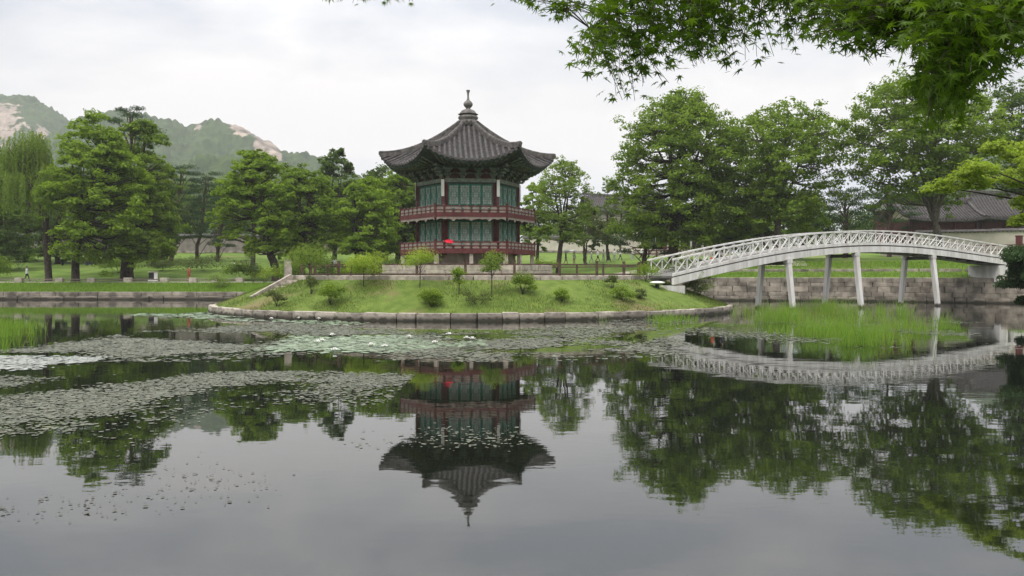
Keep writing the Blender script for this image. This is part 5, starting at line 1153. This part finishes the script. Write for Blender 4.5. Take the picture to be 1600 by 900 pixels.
pads('lily_pads', 'loosening floating leaves toward the viewer at the frame edge', [(-200, 640), (130, 640), (260, 638), (250, 690), (160, 712), (80, 700), (-200, 712)], 330, .030, M_pad, 3, .15, 1.2)
pads('lily_pads', 'sparse scattered leaf bits on the open water', [(90, 760), (150, 715), (300, 702), (430, 712), (480, 745), (400, 795), (260, 818), (120, 806)], 70, .015, M_bit, 4, .05, .9)
pads('lily_pads', 'few dark leaf bits over the roof reflection', [(560, 650), (600, 668), (740, 672), (830, 690), (760, 712), (660, 700), (590, 690)], 120, .022, M_pad, 8, .35, 1.2)
pads('lily_pads', 'pale green lily pads with white flowers before the island', [(430, 532), (500, 524), (620, 526), (760, 532), (740, 538), (640, 545), (520, 552), (440, 546)], 70, .12, M_padg, 5, -.9)
pads('lily_pads', 'bright silvery floating leaves at the frame edge', [(-160, 557), (70, 556), (150, 564), (110, 571), (50, 577), (-160, 580)], 160, .08, M_padw, 6, -.8)
pads('lily_pads', 'thin pale line of floating leaves at the island shore', [(215, 490), (300, 487), (340, 491), (480, 503), (600, 507), (520, 509), (380, 500), (240, 493)], 22, .14, M_padg, 7, -.3)
pads('lily_pads', 'brownish floating leaves between island shore and bridge reflection', [(760, 512), (900, 506), (1060, 498), (1150, 494), (1140, 512), (1040, 524), (900, 530), (780, 528)], 110, .055, M_pad, 9, .35)
pads('lily_pads', 'floating leaves thinning out round the reeds', [(1090, 512), (1180, 500), (1500, 500), (1540, 520), (1500, 545), (1200, 540), (1100, 530)], 60, .05, M_pad, 10, .6)
# white lily flowers, one by one
fm = MB()
for ring_n, rr_, zz, tl in ((8, .11, .03, .35), (6, .07, .05, .8), (4, .035, .06, 1.3)):
    for k in range(ring_n):
        a = 2 * math.pi * k / ring_n + ring_n; c, s_ = math.cos(a), math.sin(a); u = math.cos(tl); w_ = math.sin(tl); l = rr_
        fm.add([(c * .012, s_ * .012, zz - .02), (c * l * .6 * u - s_ * .03, s_ * l * .6 * u + c * .03, zz + l * .5 * w_), (c * l * u, s_ * l * u, zz + l * w_), (c * l * .6 * u + s_ * .03, s_ * l * .6 * u - c * .03, zz + l * .5 * w_)], [(0, 1, 2, 3)])
M_petal = mat('white_petal', (.8, .8, .76), .6, .03, 5.0); M_stam = mat('yellow_stamen', (.6, .42, .06), .7, .1, 9.0)
pet = fm.mesh('petals', M_petal); stm = MB().lathe([(.005, .02), (.025, .05), (.02, .075), (.004, .08)], 8).mesh('stamens', M_stam)
wh = ['nearest the frame edge side of the pad patch', 'second along the pad patch', 'alone at the upper side of the pad patch', 'lowest flower of the pad patch', 'first of the pair near the patch middle', 'second of the pair near the patch middle', 'above the middle of the pad patch', 'toward the pavilion reflection', 'first at the pointed end of the pad patch', 'second at the pointed end of the pad patch', 'at the upper pointed end of the pad patch', 'by the island kerb, single', 'by the island kerb, nearer the steps', 'by the island kerb, in the middle']
for (px, py), w_ in zip([(496, 537), (503, 535), (519, 526), (523, 550), (580, 542), (601, 544), (639, 529), (679, 538), (729, 531), (738, 532), (702, 525), (498, 500), (424, 500), (467, 499)], wh):
    x, y = water(px, py); e = thing('water_lily', 'white water lily flower ' + w_, 'flower', (x, y, .012), rs.uniform(0, 6), 'white water lilies'); e.scale = (1.5,) * 3; link('petals', pet, e); link('stamens', stm, e)
# reeds
def reeds(name, label, poly, n, h, w, seed, m=None, thr=-.2):
    A = np.array(water_poly(poly)); rng = np.random.default_rng(seed); C = []
    while len(C) < n:
        x, y = rng.uniform(A[:, 0].min(), A[:, 0].max()), rng.uniform(A[:, 1].min(), A[:, 1].max())
        if in_poly(x, y, [tuple(p) for p in A]) and float(fbm(np.array(x * .9), np.array(y * .6), seed, 4)) > thr + rng.normal(0, .22): C.append((x, y, -.02))
    C = np.array(C); nc = max(8, n // 38); K_ = C[rng.integers(0, n, nc)]; ci = rng.integers(0, nc, n); far_ = rng.random(n) < .72
    C[far_, :2] = K_[ci[far_], :2] + rng.normal(0, .26, (int(far_.sum()), 2)); hc = rng.uniform(.55, 1.3, nc)[ci]; Vv, Ff = blades(C, h * hc, w, rng, .62); hv_ = np.repeat(np.clip(rng.normal(.5, .16, n) + rng.normal(0, .16, nc)[ci], 0, 1), 6)
    tag(link(name, np_mesh(name, Vv, Ff, m or M_reed, tint=hv_)), label, 'reeds', kind='stuff')
reeds('reeds', 'bright green reeds standing in the water under the bridge', [(1185, 520), (1260, 510), (1490, 512), (1505, 528), (1480, 541), (1330, 543), (1215, 536)], 2400, .70, .018, 1, thr=.05)
reeds('reeds', 'paler reeds nearer the island end of the bridge', [(1140, 496), (1150, 482), (1330, 481), (1440, 488), (1400, 500), (1330, 506), (1170, 506)], 2600, .82, .020, 2, thr=.15)
reeds('reeds', 'thin tufts of reeds at the island kerb', [(930, 503), (1000, 500), (1120, 494), (1125, 500), (1040, 508), (940, 508)], 420, .45, .022, 3, thr=.25)
reeds('reeds', 'bright green reeds in the water at the frame edge before the far bank', [(-140, 512), (40, 508), (72, 520), (66, 540), (20, 550), (-140, 556)], 2600, .55, .02, 4, thr=-.1)
# tall grass on the far bank and turf on the island
rng = np.random.default_rng(8)
def bank_blades(name, label, x0, x1, d0, d1, n, h, w, m):
    ks = [k for k in range(NS) if SH[k, 1] > 74 and x0 < SH[k, 0] < x1]; s_ = rng.uniform(min(S[k] for k in ks), max(S[k] for k in ks), n); d = rng.uniform(d0, d1, n); p = shore(s_); tt = unit(shore(s_ + .5) - shore(s_ - .5)); q = p + np.stack([tt[:, 1], -tt[:, 0]], 1) * d[:, None]
    C = np.column_stack([q, bank_h(d, q[:, 0], q[:, 1]) - .03]); Vv, Ff = blades(C, h, w, rng, .5); tag(link(name, np_mesh(name, Vv, Ff, m, tint=np.repeat(rng.uniform(0, 1, n), 6))), label, 'grass', kind='stuff')
bank_blades('bank_grass', 'long bright grass on the far bank above the low stone wall', -64, -12, .3, 4.4, 24000, .34, .05, M_blade)
bank_blades('bank_grass', 'grass on the terraces above the tall stone wall', 12, 48, .4, 9, 20000, .24, .05, M_blade)
n = 70000; a = rng.uniform(0, 2 * np.pi, n); r_ = np.sqrt(rng.uniform(.72 ** 2, .99 ** 2, n)); X = ICX + IRX * r_ * np.cos(a); Y = ICY + IRY * r_ * np.sin(a); kp = (Y < ICY + 4) & (fbm(X * .8, Y * .8, 4, 4) > -.1 + rng.normal(0, .4, n)); X, Y, r_ = X[kp], Y[kp], r_[kp]
C = np.column_stack([X, Y, np.interp(r_, prof_r, prof_z) - .02]); Vv, Ff = blades(C, .12, .024, rng, .7); tag(link('island_grass', np_mesh('island_grass', Vv, Ff, M_turf, tint=np.repeat(rng.uniform(0, 1, len(C)), 6))), 'short mown grass on the island slope', 'grass', kind='stuff')

# ------------------------------------------------------------------ the air
hz = bpy.data.materials.new('haze'); hz.use_nodes = True; t = hz.node_tree; t.nodes.clear(); o_ = t.nodes.new('ShaderNodeOutputMaterial'); pv_ = t.nodes.new('ShaderNodeVolumePrincipled')
pv_.inputs['Density'].default_value = 0.00022; pv_.inputs['Color'].default_value = (0.95, 0.97, 1.0, 1); pv_.inputs['Anisotropy'].default_value = 0.1; t.links.new(pv_.outputs[0], o_.inputs['Volume'])
tag(MB().box((0, 800, 158), (5400, 4600, 325)).build('haze', hz), 'thin pale haze in the air over the pond and hills', kind='stuff')
